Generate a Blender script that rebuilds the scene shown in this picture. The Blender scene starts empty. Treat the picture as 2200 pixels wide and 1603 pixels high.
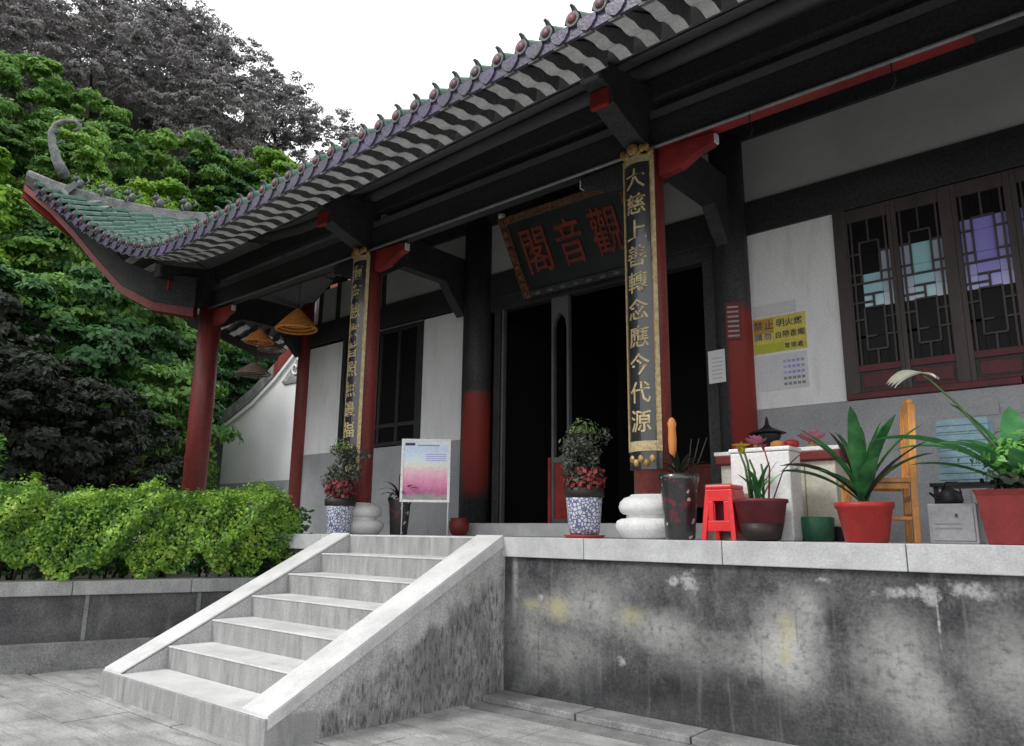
import bpy, math, random
import numpy as np
from mathutils import Vector, Matrix
random.seed(7); np.random.seed(7)
R = math.radians
S = bpy.context.scene
COL = S.collection

# ------------------------------------------------------------------ camera
cam_d = bpy.data.cameras.new('camera'); cam = bpy.data.objects.new('camera', cam_d); COL.objects.link(cam)
F = Vector((-0.63952898, 0.74023924, 0.20748146)); RT = Vector((0.75816817, 0.65196824, 0.01088313)); UP = Vector((0.1272152, -0.16426592, 0.97817841))
m = Matrix((RT, UP, -F)).transposed().to_4x4(); m.translation = Vector((4.7597, -5.4482, 1.4407))
cam.matrix_world = m
cam_d.sensor_width = 36; cam_d.lens = 36 * 1618.38 / 2200; cam_d.clip_end = 500; cam_d.clip_start = 0.05
S.camera = cam

# ------------------------------------------------------------------ sky, sun, exposure
W = bpy.data.worlds.new('World'); S.world = W; W.use_nodes = True
nt = W.node_tree; nt.nodes.clear()
sky = nt.nodes.new('ShaderNodeTexSky'); sky.sky_type = 'NISHITA'; sky.sun_disc = False
sky.sun_elevation = R(46); sky.sun_rotation = R(205)
hs = nt.nodes.new('ShaderNodeHueSaturation'); hs.inputs['Saturation'].default_value = 0.25
mx = nt.nodes.new('ShaderNodeMix'); mx.data_type = 'RGBA'; mx.inputs['Factor'].default_value = 0.85
mx.inputs['B'].default_value = (9.6, 9.7, 9.8, 1)          # the even white of an overcast sky
bg = nt.nodes.new('ShaderNodeBackground'); bg.inputs['Strength'].default_value = 0.14
wo = nt.nodes.new('ShaderNodeOutputWorld')
nt.links.new(sky.outputs[0], hs.inputs['Color']); nt.links.new(hs.outputs[0], mx.inputs['A'])
nt.links.new(mx.outputs['Result'], bg.inputs['Color']); nt.links.new(bg.outputs[0], wo.inputs['Surface'])
sl = bpy.data.lights.new('sun', 'SUN'); sl.energy = 1.5; sl.angle = R(12); sl.color = (1, .97, .93)
sun = bpy.data.objects.new('sun', sl); COL.objects.link(sun)
az = R(205); el = R(46)
sd = Vector((math.sin(az) * math.cos(el), math.cos(az) * math.cos(el), math.sin(el)))
sun.rotation_euler = sd.to_track_quat('Z', 'Y').to_euler()
vs = S.view_settings
vs.view_transform = 'Standard'; vs.look = 'None'; vs.exposure = 0.38; vs.gamma = 1.0; vs.use_curve_mapping = False

# ------------------------------------------------------------------ materials
def mat(name, c1, c2=None, scale=4, rough=.75, bump=0., bscale=25, metal=0., stretch=(1, 1, 1), spec=.3, coat=0., grain=.07, lo=.35, hi=.65, obj=False):
    M = bpy.data.materials.new(name); M.use_nodes = True
    n = M.node_tree.nodes; L = M.node_tree.links; b = n['Principled BSDF']
    b.inputs['Roughness'].default_value = rough; b.inputs['Metallic'].default_value = metal
    b.inputs['Specular IOR Level'].default_value = spec; b.inputs['Coat Weight'].default_value = coat
    c2 = c2 or tuple(x * .75 for x in c1)
    if obj: tc = n.new('ShaderNodeTexCoord'); src = tc.outputs['Object']
    else: tc = n.new('ShaderNodeNewGeometry'); src = tc.outputs['Position']
    mp = n.new('ShaderNodeMapping'); mp.inputs['Scale'].default_value = stretch; L.new(src, mp.inputs['Vector'])
    no = n.new('ShaderNodeTexNoise'); no.inputs['Scale'].default_value = scale; no.inputs['Detail'].default_value = 8; no.inputs['Roughness'].default_value = .62
    L.new(mp.outputs[0], no.inputs['Vector'])
    rp = n.new('ShaderNodeValToRGB'); rp.color_ramp.elements[0].position = lo; rp.color_ramp.elements[1].position = hi
    rp.color_ramp.elements[0].color = (*c1, 1); rp.color_ramp.elements[1].color = (*c2, 1)
    L.new(no.outputs['Fac'], rp.inputs['Fac'])
    n2 = n.new('ShaderNodeTexNoise'); n2.inputs['Scale'].default_value = bscale * 1.7; n2.inputs['Detail'].default_value = 4; L.new(src, n2.inputs['Vector'])
    mr = n.new('ShaderNodeMapRange'); mr.inputs['To Min'].default_value = 1 - grain * 2; mr.inputs['To Max'].default_value = 1 + grain * 2
    mr.inputs['From Min'].default_value = .25; mr.inputs['From Max'].default_value = .75
    L.new(n2.outputs['Fac'], mr.inputs['Value'])
    mu = n.new('ShaderNodeMix'); mu.data_type = 'RGBA'; mu.blend_type = 'MULTIPLY'; mu.inputs['Factor'].default_value = 1
    L.new(rp.outputs[0], mu.inputs['A']); L.new(mr.outputs[0], mu.inputs['B'])
    L.new(mu.outputs['Result'], b.inputs['Base Color'])
    if bump:
        bp = n.new('ShaderNodeBump'); bp.inputs['Strength'].default_value = bump; bp.inputs['Distance'].default_value = .02
        n3 = n.new('ShaderNodeTexNoise'); n3.inputs['Scale'].default_value = bscale; n3.inputs['Detail'].default_value = 6; L.new(mp.outputs[0], n3.inputs['Vector'])
        L.new(n3.outputs['Fac'], bp.inputs['Height']); L.new(bp.outputs[0], b.inputs['Normal'])
    M['col'] = mu.name
    return M

def layer(M, color, nodes_fac):
    """put another colour over a material's base colour where nodes_fac(n, L) says so"""
    n = M.node_tree.nodes; L = M.node_tree.links; b = n['Principled BSDF']
    old = b.inputs['Base Color'].links[0].from_socket
    x = n.new('ShaderNodeMix'); x.data_type = 'RGBA'
    L.new(nodes_fac(n, L), x.inputs['Factor']); L.new(old, x.inputs['A']); x.inputs['B'].default_value = (*color, 1)
    L.new(x.outputs['Result'], b.inputs['Base Color'])

def noise_fac(scale, lo, hi, stretch=(1, 1, 1), off=(0, 0, 0), k=1.0, detail=7):
    def f(n, L):
        g = n.new('ShaderNodeNewGeometry'); mp = n.new('ShaderNodeMapping'); mp.inputs['Scale'].default_value = stretch; mp.inputs['Location'].default_value = off
        L.new(g.outputs['Position'], mp.inputs['Vector'])
        t = n.new('ShaderNodeTexNoise'); t.inputs['Scale'].default_value = scale; t.inputs['Detail'].default_value = detail; t.inputs['Roughness'].default_value = .68
        L.new(mp.outputs[0], t.inputs['Vector'])
        r = n.new('ShaderNodeMapRange'); r.inputs['From Min'].default_value = lo; r.inputs['From Max'].default_value = hi; r.inputs['To Max'].default_value = k
        L.new(t.outputs['Fac'], r.inputs['Value']); return r.outputs[0]
    return f

def blob_fac(center, radii, k=1.0, warp=.35, sharp=.5, wscale=5):
    """a stain with a place and a size of its own on the wall, ragged by noise"""
    def f(n, L):
        g = n.new('ShaderNodeNewGeometry')
        t = n.new('ShaderNodeTexNoise'); t.inputs['Scale'].default_value = wscale; t.inputs['Detail'].default_value = 7; t.inputs['Roughness'].default_value = .7
        L.new(g.outputs['Position'], t.inputs['Vector'])
        a = n.new('ShaderNodeVectorMath'); a.operation = 'SUBTRACT'; L.new(g.outputs['Position'], a.inputs[0]); a.inputs[1].default_value = center
        d = n.new('ShaderNodeVectorMath'); d.operation = 'DIVIDE'; L.new(a.outputs[0], d.inputs[0]); d.inputs[1].default_value = radii
        l = n.new('ShaderNodeVectorMath'); l.operation = 'LENGTH'; L.new(d.outputs[0], l.inputs[0])
        w = n.new('ShaderNodeMath'); w.operation = 'MULTIPLY_ADD'; L.new(t.outputs['Fac'], w.inputs[0]); w.inputs[1].default_value = warp * 4; 
        L.new(l.outputs['Value'], w.inputs[2])
        r = n.new('ShaderNodeMapRange'); r.inputs['From Min'].default_value = warp * 2 + 1 + sharp * .6; r.inputs['From Max'].default_value = warp * 2 + 1 - sharp
        r.inputs['To Min'].default_value = 0; r.inputs['To Max'].default_value = k
        L.new(w.outputs[0], r.inputs['Value']); return r.outputs[0]
    return f

def step_fac(axis, lo, hi, k=1.0, noise=.0, nscale=8):
    def f(n, L):
        g = n.new('ShaderNodeNewGeometry'); s = n.new('ShaderNodeSeparateXYZ'); L.new(g.outputs['Position'], s.inputs[0])
        v = s.outputs['XYZ'.index(axis)]
        if noise:
            t = n.new('ShaderNodeTexNoise'); t.inputs['Scale'].default_value = nscale; t.inputs['Detail'].default_value = 6; L.new(g.outputs['Position'], t.inputs['Vector'])
            q = n.new('ShaderNodeMath'); q.operation = 'MULTIPLY_ADD'; L.new(t.outputs['Fac'], q.inputs[0]); q.inputs[1].default_value = noise; L.new(v, q.inputs[2]); v = q.outputs[0]
        r = n.new('ShaderNodeMapRange'); r.inputs['From Min'].default_value = lo; r.inputs['From Max'].default_value = hi; r.inputs['To Max'].default_value = k
        L.new(v, r.inputs['Value']); return r.outputs[0]
    return f

def times(*fs):
    def f(n, L):
        o = fs[0](n, L)
        for g in fs[1:]:
            q = n.new('ShaderNodeMath'); q.operation = 'MULTIPLY'; L.new(o, q.inputs[0]); L.new(g(n, L), q.inputs[1]); o = q.outputs[0]
        return o
    return f

def leafmat(name, cols, trans=.35, rough=.5, big=None):
    M = bpy.data.materials.new(name); M.use_nodes = True
    n = M.node_tree.nodes; L = M.node_tree.links; b = n['Principled BSDF']; out = n['Material Output']
    b.inputs['Roughness'].default_value = rough; b.inputs['Specular IOR Level'].default_value = .35
    g = n.new('ShaderNodeNewGeometry'); rp = n.new('ShaderNodeValToRGB'); e = rp.color_ramp.elements
    while len(e) < len(cols): e.new(.5)
    for i, c in enumerate(cols): e[i].position = i / (len(cols) - 1); e[i].color = (*c, 1)
    val = g.outputs['Random Per Island']
    if big:
        t = n.new('ShaderNodeTexNoise'); t.inputs['Scale'].default_value = big; t.inputs['Detail'].default_value = 2; L.new(g.outputs['Position'], t.inputs['Vector'])
        r = n.new('ShaderNodeMapRange'); r.inputs['From Min'].default_value = .3; r.inputs['From Max'].default_value = .7; L.new(t.outputs['Fac'], r.inputs['Value'])
        q = n.new('ShaderNodeMix'); q.inputs['Factor'].default_value = .6; L.new(val, q.inputs['A']); L.new(r.outputs[0], q.inputs['B']); val = q.outputs['Result']
    L.new(val, rp.inputs['Fac']); L.new(rp.outputs[0], b.inputs['Base Color'])
    tr = n.new('ShaderNodeBsdfTranslucent'); L.new(rp.outputs[0], tr.inputs['Color'])
    ms = n.new('ShaderNodeMixShader'); ms.inputs[0].default_value = trans
    L.new(b.outputs[0], ms.inputs[1]); L.new(tr.outputs[0], ms.inputs[2]); L.new(ms.outputs[0], out.inputs['Surface'])
    return M

M = {}
M['concrete'] = mat('pale_concrete', (.62, .62, .61), (.47, .47, .47), 3, .85, .25, 60, grain=.1)
layer(M['concrete'], (.30, .30, .30), noise_fac(6, .52, .75, (1, 1, .35), k=.6))
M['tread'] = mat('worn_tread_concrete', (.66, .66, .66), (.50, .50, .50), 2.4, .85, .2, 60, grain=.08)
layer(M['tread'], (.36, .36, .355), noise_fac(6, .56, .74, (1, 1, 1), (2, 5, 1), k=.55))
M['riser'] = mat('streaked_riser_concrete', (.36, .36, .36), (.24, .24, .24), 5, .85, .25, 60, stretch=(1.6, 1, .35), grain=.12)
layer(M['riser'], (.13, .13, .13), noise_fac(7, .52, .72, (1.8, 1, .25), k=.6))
M['cheek'] = mat('streaked_cheek_concrete', (.50, .50, .50), (.34, .34, .33), 3, .88, .35, 50, stretch=(1, 1.4, .6), grain=.2)
def below_slope(n, L):
    # grime starts a hand's breadth under the coping line of the stair cheek
    g = n.new('ShaderNodeNewGeometry'); d = n.new('ShaderNodeVectorMath'); d.operation = 'DOT_PRODUCT'; L.new(g.outputs['Position'], d.inputs[0]); d.inputs[1].default_value = (0, -.4959, 1)
    t = n.new('ShaderNodeTexNoise'); t.inputs['Scale'].default_value = 5; t.inputs['Detail'].default_value = 7; L.new(g.outputs['Position'], t.inputs['Vector'])
    q = n.new('ShaderNodeMath'); q.operation = 'MULTIPLY_ADD'; L.new(t.outputs['Fac'], q.inputs[0]); q.inputs[1].default_value = .5; L.new(d.outputs['Value'], q.inputs[2])
    r = n.new('ShaderNodeMapRange'); r.inputs['From Min'].default_value = 1.42; r.inputs['From Max'].default_value = 1.30; L.new(q.outputs[0], r.inputs['Value']); return r.outputs[0]
layer(M['cheek'], (.13, .13, .13), times(below_slope, noise_fac(3, .30, .55, (1, 1.2, .5), k=.75)))
layer(M['cheek'], (.055, .055, .055), times(below_slope, noise_fac(20, .48, .62, (1, 1.6, .5), k=.8)))
layer(M['cheek'], (.30, .30, .30), noise_fac(8, .60, .72, (1, 2.2, .22), k=.5))
M['cap'] = mat('cap_stone', (.50, .505, .51), (.38, .38, .39), 4, .8, .15, 60, grain=.08)
layer(M['cap'], (.26, .26, .27), noise_fac(9, .58, .8, (1.5, 1, .3), k=.5))
W_ = M['stucco'] = mat('stained_retaining_wall', (.098, .098, .10), (.034, .035, .038), 2.0, .9, .5, 26, grain=.25, lo=.35, hi=.62)
layer(W_, (.26, .26, .255), noise_fac(9, .54, .74, (1, 1, .7), k=.4))
layer(W_, (.27, .27, .265), noise_fac(1.9, .52, .70, (1, 1, .8), (7, 0, 2), k=.38))
for c, r_, k in [((1.6, 0, .72), (.30, .3, .13), .55), ((1.0, 0, .88), (.32, .3, .20), .5), ((.62, 0, .82), (.22, .3, .10), .4), ((2.62, 0, .68), (.20, .3, .30), 1.0), ((2.45, 0, .62), (.30, .3, .14), .5),
                 ((2.78, 0, .95), (.10, .3, .14), .5), ((3.32, 0, .66), (.22, .3, .26), .62), ((3.50, 0, .40), (.14, .3, .16), .5), ((3.95, 0, .72), (.22, .3, .22), .5), ((.25, 0, .55), (.22, .3, .35), .45),
                 ((.75, 0, .45), (.3, .3, .22), .35), ((1.9, 0, .55), (.3, .3, .15), .25), ((.12, 0, .98), (.03, .3, .25), .6)]:
    layer(W_, (.40, .40, .39), times(blob_fac(c, r_, min(1, k * 1.25), .38, .95, 6), noise_fac(16, .28, .50)))
for c, r_, k in [((.60, 0, .80), (.12, .3, .10), .6), ((.33, 0, .82), (.10, .3, .05), .5), ((2.62, 0, .80), (.06, .3, .12), .5), ((1.35, 0, .80), (.12, .3, .08), .4), ((2.60, 0, .62), (.05, .3, .06), .5)]:
    layer(W_, (.36, .34, .17), blob_fac(c, r_, k, .3, .7, 9))
layer(W_, (.032, .033, .036), times(step_fac('Z', .55, .1, .7, .3, 3), noise_fac(1.6, .4, .6)))
layer(W_, (.02, .02, .021), blob_fac((1.9, 0, .25), (.9, .4, .16), .7, .4, .9, 3))
for c, r_ in [((1.86, 0, 1.10), (.075, .2, .075)), ((1.74, 0, 1.08), (.06, .2, .03)), ((3.40, 0, 1.09), (.13, .2, .035)), ((3.56, 0, 1.10), (.06, .2, .06)), ((3.79, 0, 1.13), (.13, .2, .045)),
              ((3.58, 0, .93), (.008, .2, .14)), ((1.26, 0, .435), (.035, .2, .035)), ((.42, 0, .88), (.03, .2, .03)), ((2.9, 0, 1.15), (.05, .2, .02))]:
    layer(W_, (.36, .36, .36), times(blob_fac(c, r_, .85, 1.1, .5, 9), noise_fac(26, .32, .52)))
layer(W_, (.20, .20, .20), noise_fac(9, .56, .72, (1.3, 1, .10), (4, 0, 1), k=.5))
layer(W_, (.025, .025, .027), noise_fac(11, .58, .72, (1.3, 1, .08), (9, 0, 3), k=.5))
layer(W_, (.03, .035, .03), times(step_fac('Z', .16, .04, .8, .12, 6)))
M['planterwall'] = mat('planter_wall_render', (.105, .105, .107), (.06, .06, .063), 3, .9, .4, 30, grain=.2)
layer(M['planterwall'], (.22, .22, .215), noise_fac(5, .55, .75, (1, 1, .4), k=.5))
M['planter_cap'] = mat('planter_coping', (.36, .36, .36), (.25, .25, .25), 5, .85, .3, 50, stretch=(1, 1, .4), grain=.15)
M['plinth'] = mat('planter_plinth_render', (.25, .25, .25), (.14, .14, .14), 3, .9, .3, 30, grain=.18)
M['paving'] = mat('paving_stone', (.42, .42, .41), (.25, .25, .25), 2.2, .8, .3, 35, grain=.14)
layer(M['paving'], (.15, .15, .15), noise_fac(4, .50, .68, (.4, 2.6, 1), k=.7))
layer(M['paving'], (.68, .68, .67), noise_fac(2.3, .60, .74, (1, 1, 1), (5, 2, 0), k=.6))
M['drain'] = mat('kerb_concrete', (.26, .26, .26), (.15, .15, .15), 4, .85, .3, 40, grain=.15)
M['earth'] = mat('earth', (.035, .03, .022), (.018, .017, .012), 3, .95, .4, 15)
M['hillsoil'] = mat('hill_undergrowth', (.020, .028, .014), (.010, .012, .008), 1, .95, .4, 5)
M['white'] = mat('white_plaster', (.85, .85, .855), (.77, .775, .78), 1.5, .85, .08, 30, stretch=(1.5, 1, .6), grain=.05)
layer(M['white'], (.46, .46, .45), noise_fac(4, .52, .78, (1.6, 1, .25), k=.5))
layer(M['dado'], (.20, .20, .20), noise_fac(4, .54, .76, (1.4, 1, .3), k=.5)) if 'dado' in M else None
M['shadeplaster'] = mat('upper_plaster_with_shade', (.46, .465, .46), (.38, .385, .38), 1.5, .85, .08, 30, grain=.04)  # upper white panels, the deep shade on them put into the colour
M['whitesun'] = mat('bright_white_plaster', (.80, .80, .80), (.72, .72, .73), 1.0, .85, .05, 30, grain=.03)
M['dado'] = mat('grey_dado_render', (.38, .385, .40), (.31, .315, .33), 2, .85, .1, 30, grain=.08)
M['dark'] = mat('black_stained_timber', (.040, .041, .042), (.026, .027, .028), 3, .55, .12, 20, stretch=(.3, 1, 1), grain=.25)
M['soffit'] = mat('dark_soffit_board', (.20, .202, .205), (.13, .132, .135), 2, .6, .1, 20, stretch=(.2, 1, 1), grain=.15)
M['purlin'] = mat('grey_painted_purlin', (.12, .122, .125), (.08, .082, .085), 2, .5, .1, 20, stretch=(.25, 1, 1))
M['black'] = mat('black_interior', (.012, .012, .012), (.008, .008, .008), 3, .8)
M['red'] = mat('red_lacquer', (.24, .045, .038), (.15, .030, .028), 3, .45, .12, 20, stretch=(2, 2, .3), grain=.15, spec=.4)
layer(M['red'], (.07, .02, .02), noise_fac(10, .55, .75, (2, 2, .2), k=.6))
M['redfascia'] = mat('red_fascia', (.30, .030, .025), (.17, .02, .02), 4, .5, .1, 20)
M['wornred'] = mat('worn_column_lacquer', (.042, .043, .044), (.028, .029, .030), 4, .5, .15, 20, stretch=(2, 2, .2), grain=.25)
M['wornred2'] = mat('worn_column_lacquer_right', (.045, .046, .047), (.03, .031, .032), 4, .5, .15, 20, stretch=(2, 2, .2), grain=.25)
layer(M['wornred'], (.22, .032, .026), times(step_fac('Z', 3.46, 3.40), step_fac('Z', 1.95, 2.15, 1, .2, 5), blob_fac((-2.62, 2.3, 2.7), (.19, 1, .95), 1, .12, .25, 6)))
layer(M['wornred2'], (.24, .032, .026), times(step_fac('Z', 4.05, 3.9, 1, .1, 9), step_fac('X', 1.28, 1.33, 1, .05, 6)))
M['gold'] = mat('gold_leaf', (.50, .34, .13), (.24, .15, .06), 26, .45, .3, 40, metal=.35, grain=.2, obj=True)
M['goldpale'] = mat('pale_gold_frame', (.52, .44, .26), (.34, .26, .13), 22, .5, .2, 40, metal=.1, grain=.15, obj=True)
M['board'] = mat('black_lacquer_board', (.022, .023, .028), (.016, .017, .02), 3, .28, .05, 10, spec=.6, coat=.4, obj=True)
M['plaqueboard'] = mat('plaque_board', (.020, .024, .026), (.012, .015, .018), 3, .4, .1, 10, obj=True)
M['plaquered'] = mat('plaque_red_character', (.26, .045, .028), (.13, .028, .022), 9, .6, .1, 30, obj=True)
M['stonebase'] = mat('drum_stone', (.74, .74, .73), (.60, .60, .60), 5, .6, .15, 40, grain=.08, obj=True)
M['tile'] = mat('green_glazed_tile', (.020, .085, .062), (.050, .12, .095), 5, .5, .3, 30, grain=.25, spec=.35, lo=.3, hi=.7)
layer(M['tile'], (.22, .24, .23), noise_fac(7, .52, .68, k=.5))
M['pan'] = mat('dark_pan_tile', (.02, .06, .045), (.04, .07, .06), 6, .6, .2, 30, grain=.2)
M['tileend'] = mat('grey_tile_end', (.13, .15, .14), (.07, .085, .08), 9, .5, .2, 40, grain=.2)
M['tiledisc'] = mat('rose_glazed_tile_disc', (.17, .04, .055), (.07, .04, .07), 4, .4, .2, 40, grain=.25)
M['drip'] = mat('violet_glazed_drip_tile', (.105, .08, .16), (.05, .055, .06), 2.2, .35, .2, 40, grain=.3)
M['maroonframe'] = mat('dull_maroon_window_paint', (.13, .022, .028), (.075, .02, .024), 5, .5, .1, 20)
M['winframe'] = mat('brown_black_window_frame', (.075, .058, .055), (.045, .038, .037), 4, .5, .1, 20, stretch=(2, 2, .3))
M['rafter'] = mat('white_painted_rafter_end', (.68, .69, .69), (.52, .53, .53), 6, .7, .15, 30, grain=.1)
M['ridge'] = mat('weathered_ridge', (.22, .22, .22), (.10, .11, .11), 6, .8, .4, 30, grain=.25)
M['coil'] = mat('orange_incense', (.80, .33, .08), (.62, .24, .06), 20, .85, .2, 60)
M['coilgrey'] = mat('grey_brown_incense', (.30, .22, .18), (.20, .15, .13), 20, .9, .2, 60)
M['blackpot'] = mat('dark_glazed_pot', (.016, .016, .016), (.03, .014, .014), 9, .5, .05, 20, spec=.3, obj=True)
M['maroonpot'] = mat('maroon_plastic', (.14, .018, .026), (.10, .014, .02), 5, .45, obj=True)
M['redpot'] = mat('red_plastic', (.38, .028, .026), (.28, .022, .02), 5, .45, obj=True)
M['dullred'] = mat('dull_red_ceramic', (.20, .026, .024), (.14, .02, .02), 5, .5, obj=True)
for q_ in ('redpot', 'dullred', 'maroonpot'): layer(M[q_], (.10, .05, .04), noise_fac(9, .54, .74, k=.55))
M['redstool'] = mat('bright_red_plastic', (.66, .018, .022), (.55, .014, .018), 5, .35, spec=.5, obj=True)
M['crimson'] = mat('crimson_panel', (.16, .012, .03), (.12, .01, .03), 5, .5, obj=True)
M['whiteplastic'] = mat('white_plastic', (.80, .80, .80), (.70, .70, .70), 5, .4, obj=True)
M['cream'] = mat('cream_laminate', (.66, .64, .52), (.54, .52, .44), 2, .6, obj=True)
M['wood'] = mat('orange_varnished_wood', (.72, .33, .08), (.52, .21, .05), 5, .4, .1, 20, stretch=(3, 3, .4), obj=True, spec=.5)
M['tan'] = mat('tan_board', (.30, .25, .20), (.22, .18, .15), 4, .8, obj=True)
M['greybox'] = mat('grey_enamel', (.36, .36, .38), (.29, .29, .31), 4, .5, obj=True)
M['darkmetal'] = mat('dark_metal', (.04, .04, .045), (.02, .02, .025), 8, .5, .1, 20, metal=.4, obj=True)
M['metal'] = mat('light_metal_pipe', (.30, .30, .31), (.20, .20, .21), 8, .45, metal=.3)
M['teal'] = mat('pale_teal_plastic', (.24, .38, .44), (.20, .32, .38), 6, .5, obj=True)
M['green'] = mat('dark_green_plastic', (.03, .12, .07), (.02, .08, .05), 6, .5, obj=True)
M['trunk'] = mat('tree_bark', (.055, .045, .036), (.030, .025, .02), 6, .9, .5, 20, stretch=(1, 1, .3))
M['stem'] = mat('plant_stem', (.07, .12, .035), (.05, .08, .03), 9, .6)
M['leafd'] = leafmat('dark_strap_leaf', [(.008, .04, .018), (.022, .10, .035), (.05, .20, .06), (.09, .26, .09)], .2, .4, 9)
M['leafmix'] = leafmat('maroon_and_green_leaf', [(.02, .045, .025), (.03, .03, .025), (.06, .018, .022)], .15, .45, 8)
M['leafbig'] = leafmat('broad_green_leaf', [(.02, .10, .035), (.06, .23, .08), (.14, .38, .14)], .3, .4, 7)
M['leaflight'] = leafmat('light_green_leaf', [(.10, .32, .06), (.18, .45, .10), (.25, .52, .15)], .3, .4)
M['bonsai'] = leafmat('grey_green_leaf', [(.030, .038, .030), (.055, .065, .050), (.09, .105, .08), (.15, .17, .12)], .2, .55)
M['bonsaitop'] = leafmat('young_yellow_green_leaf', [(.08, .14, .05), (.20, .27, .10)], .3, .5)
M['redflower'] = leafmat('dull_red_petal', [(.10, .02, .02), (.24, .03, .04), (.35, .06, .06)], .2, .6)
M['yellow'] = leafmat('yellow_petal', [(.55, .42, .02), (.68, .58, .06)], .3, .6)
M['petalwhite'] = leafmat('white_petal', [(.70, .70, .60), (.78, .78, .72)], .3, .6)
M['orangeflower'] = leafmat('orange_bract', [(.60, .20, .04), (.72, .32, .10)], .2, .6)
M['pink'] = mat('pink_lotus_glass', (.62, .22, .34), (.45, .10, .20), 12, .3, obj=True)
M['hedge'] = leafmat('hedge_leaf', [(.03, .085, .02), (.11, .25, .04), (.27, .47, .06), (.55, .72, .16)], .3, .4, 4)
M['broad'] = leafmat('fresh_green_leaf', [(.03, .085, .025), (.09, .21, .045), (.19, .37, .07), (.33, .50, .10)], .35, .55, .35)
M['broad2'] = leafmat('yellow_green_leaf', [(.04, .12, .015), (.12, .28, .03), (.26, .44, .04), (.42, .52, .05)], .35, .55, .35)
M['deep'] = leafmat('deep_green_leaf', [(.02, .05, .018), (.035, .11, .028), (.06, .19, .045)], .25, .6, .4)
M['shade'] = leafmat('leaf_with_shade_in_colour', [(.014, .018, .013), (.026, .036, .022), (.05, .075, .04)], .15, .7, .4)  # understorey shade put into the leaf colour
M['pine'] = leafmat('grey_brown_pine_needle', [(.11, .105, .10), (.21, .20, .20), (.38, .37, .37)], .2, .8, .3)

# patterned pots, printed things
def bluewhite():
    m = mat('blue_and_white_porcelain', (.62, .63, .67), (.52, .53, .60), 5, .25, spec=.6, coat=.3, obj=True)
    def f(n, L):
        t = n.new('ShaderNodeTexCoord'); v = n.new('ShaderNodeTexVoronoi'); v.feature = 'DISTANCE_TO_EDGE'; v.inputs['Scale'].default_value = 30
        L.new(t.outputs['Object'], v.inputs['Vector'])
        r = n.new('ShaderNodeMapRange'); r.inputs['From Min'].default_value = .16; r.inputs['From Max'].default_value = .10; r.inputs['To Max'].default_value = .85
        L.new(v.outputs['Distance'], r.inputs['Value']); return r.outputs[0]
    layer(m, (.035, .045, .17), f); return m
M['porcelain'] = bluewhite()
def painted_dark():
    m = mat('black_pot_with_painted_figures', (.016, .016, .018), (.03, .03, .03), 6, .25, spec=.6, coat=.3, obj=True)
    def nf(sc, lo, hi, off):
        def f(n, L):
            t = n.new('ShaderNodeTexCoord'); mp = n.new('ShaderNodeMapping'); mp.inputs['Location'].default_value = off; L.new(t.outputs['Object'], mp.inputs['Vector'])
            v = n.new('ShaderNodeTexNoise'); v.inputs['Scale'].default_value = sc; v.inputs['Detail'].default_value = 2; L.new(mp.outputs[0], v.inputs['Vector'])
            r = n.new('ShaderNodeMapRange'); r.inputs['From Min'].default_value = lo; r.inputs['From Max'].default_value = hi; L.new(v.outputs['Fac'], r.inputs['Value']); return r.outputs[0]
        return f
    layer(m, (.12, .016, .028), nf(9, .60, .66, (3, 1, 0))); layer(m, (.50, .42, .40), nf(11, .67, .70, (0, 7, 2))); return m
M['painted'] = painted_dark()
def emit_free(name, c, rough=.5, metal=0, spec=.5, trans=0):
    m = bpy.data.materials.new(name); m.use_nodes = True; b = m.node_tree.nodes['Principled BSDF']
    b.inputs['Base Color'].default_value = (*c, 1); b.inputs['Roughness'].default_value = rough; b.inputs['Metallic'].default_value = metal
    b.inputs['Specular IOR Level'].default_value = spec; return m
M['paneteal'] = emit_free('pane_teal_light', (.34, .60, .66), .12, spec=.8)  # bright light showing in the window panes, painted as their colour
M['panepale'] = emit_free('pane_pale_light', (.40, .46, .58), .12, spec=.8)
M['paneviolet'] = emit_free('pane_violet_light', (.30, .27, .72), .12, spec=.8)
M['panelilac'] = emit_free('lilac_pane_light_and_print', (.36, .34, .70), .12, spec=.8)
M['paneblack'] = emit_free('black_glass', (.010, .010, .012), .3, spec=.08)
M['paper'] = mat('white_paper', (.78, .78, .78), (.72, .72, .73), 6, .7, obj=True, grain=.03)
M['papertint'] = mat('faint_tinted_paper', (.70, .71, .71), (.62, .63, .68), 6, .8, obj=True, grain=.04)
M['yellowpaper'] = mat('yellow_notice_paper', (.74, .64, .12), (.60, .50, .12), 6, .7, obj=True, grain=.06)
M['ink'] = emit_free('dark_ink', (.05, .05, .09), .7)
M['inkblue'] = emit_free('blue_ink', (.05, .05, .30), .7)
M['inkgrey'] = emit_free('grey_ink', (.25, .25, .27), .7)
M['lime'] = emit_free('lime_print', (.48, .52, .05), .7)
M['orangeprint'] = emit_free('orange_print', (.50, .28, .06), .7)
M['carvedgold'] = mat('red_gold_carving', (.17, .09, .045), (.06, .03, .026), 18, .6, .6, 45, metal=.2, obj=True, grain=.3)
layer(M['carvedgold'], (.40, .10, .09), noise_fac(9, .56, .62, k=.6))
M['ornament'] = mat('grey_gable_relief', (.40, .40, .42), (.18, .18, .20), 7, .8, .4, 20, grain=.1)
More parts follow.
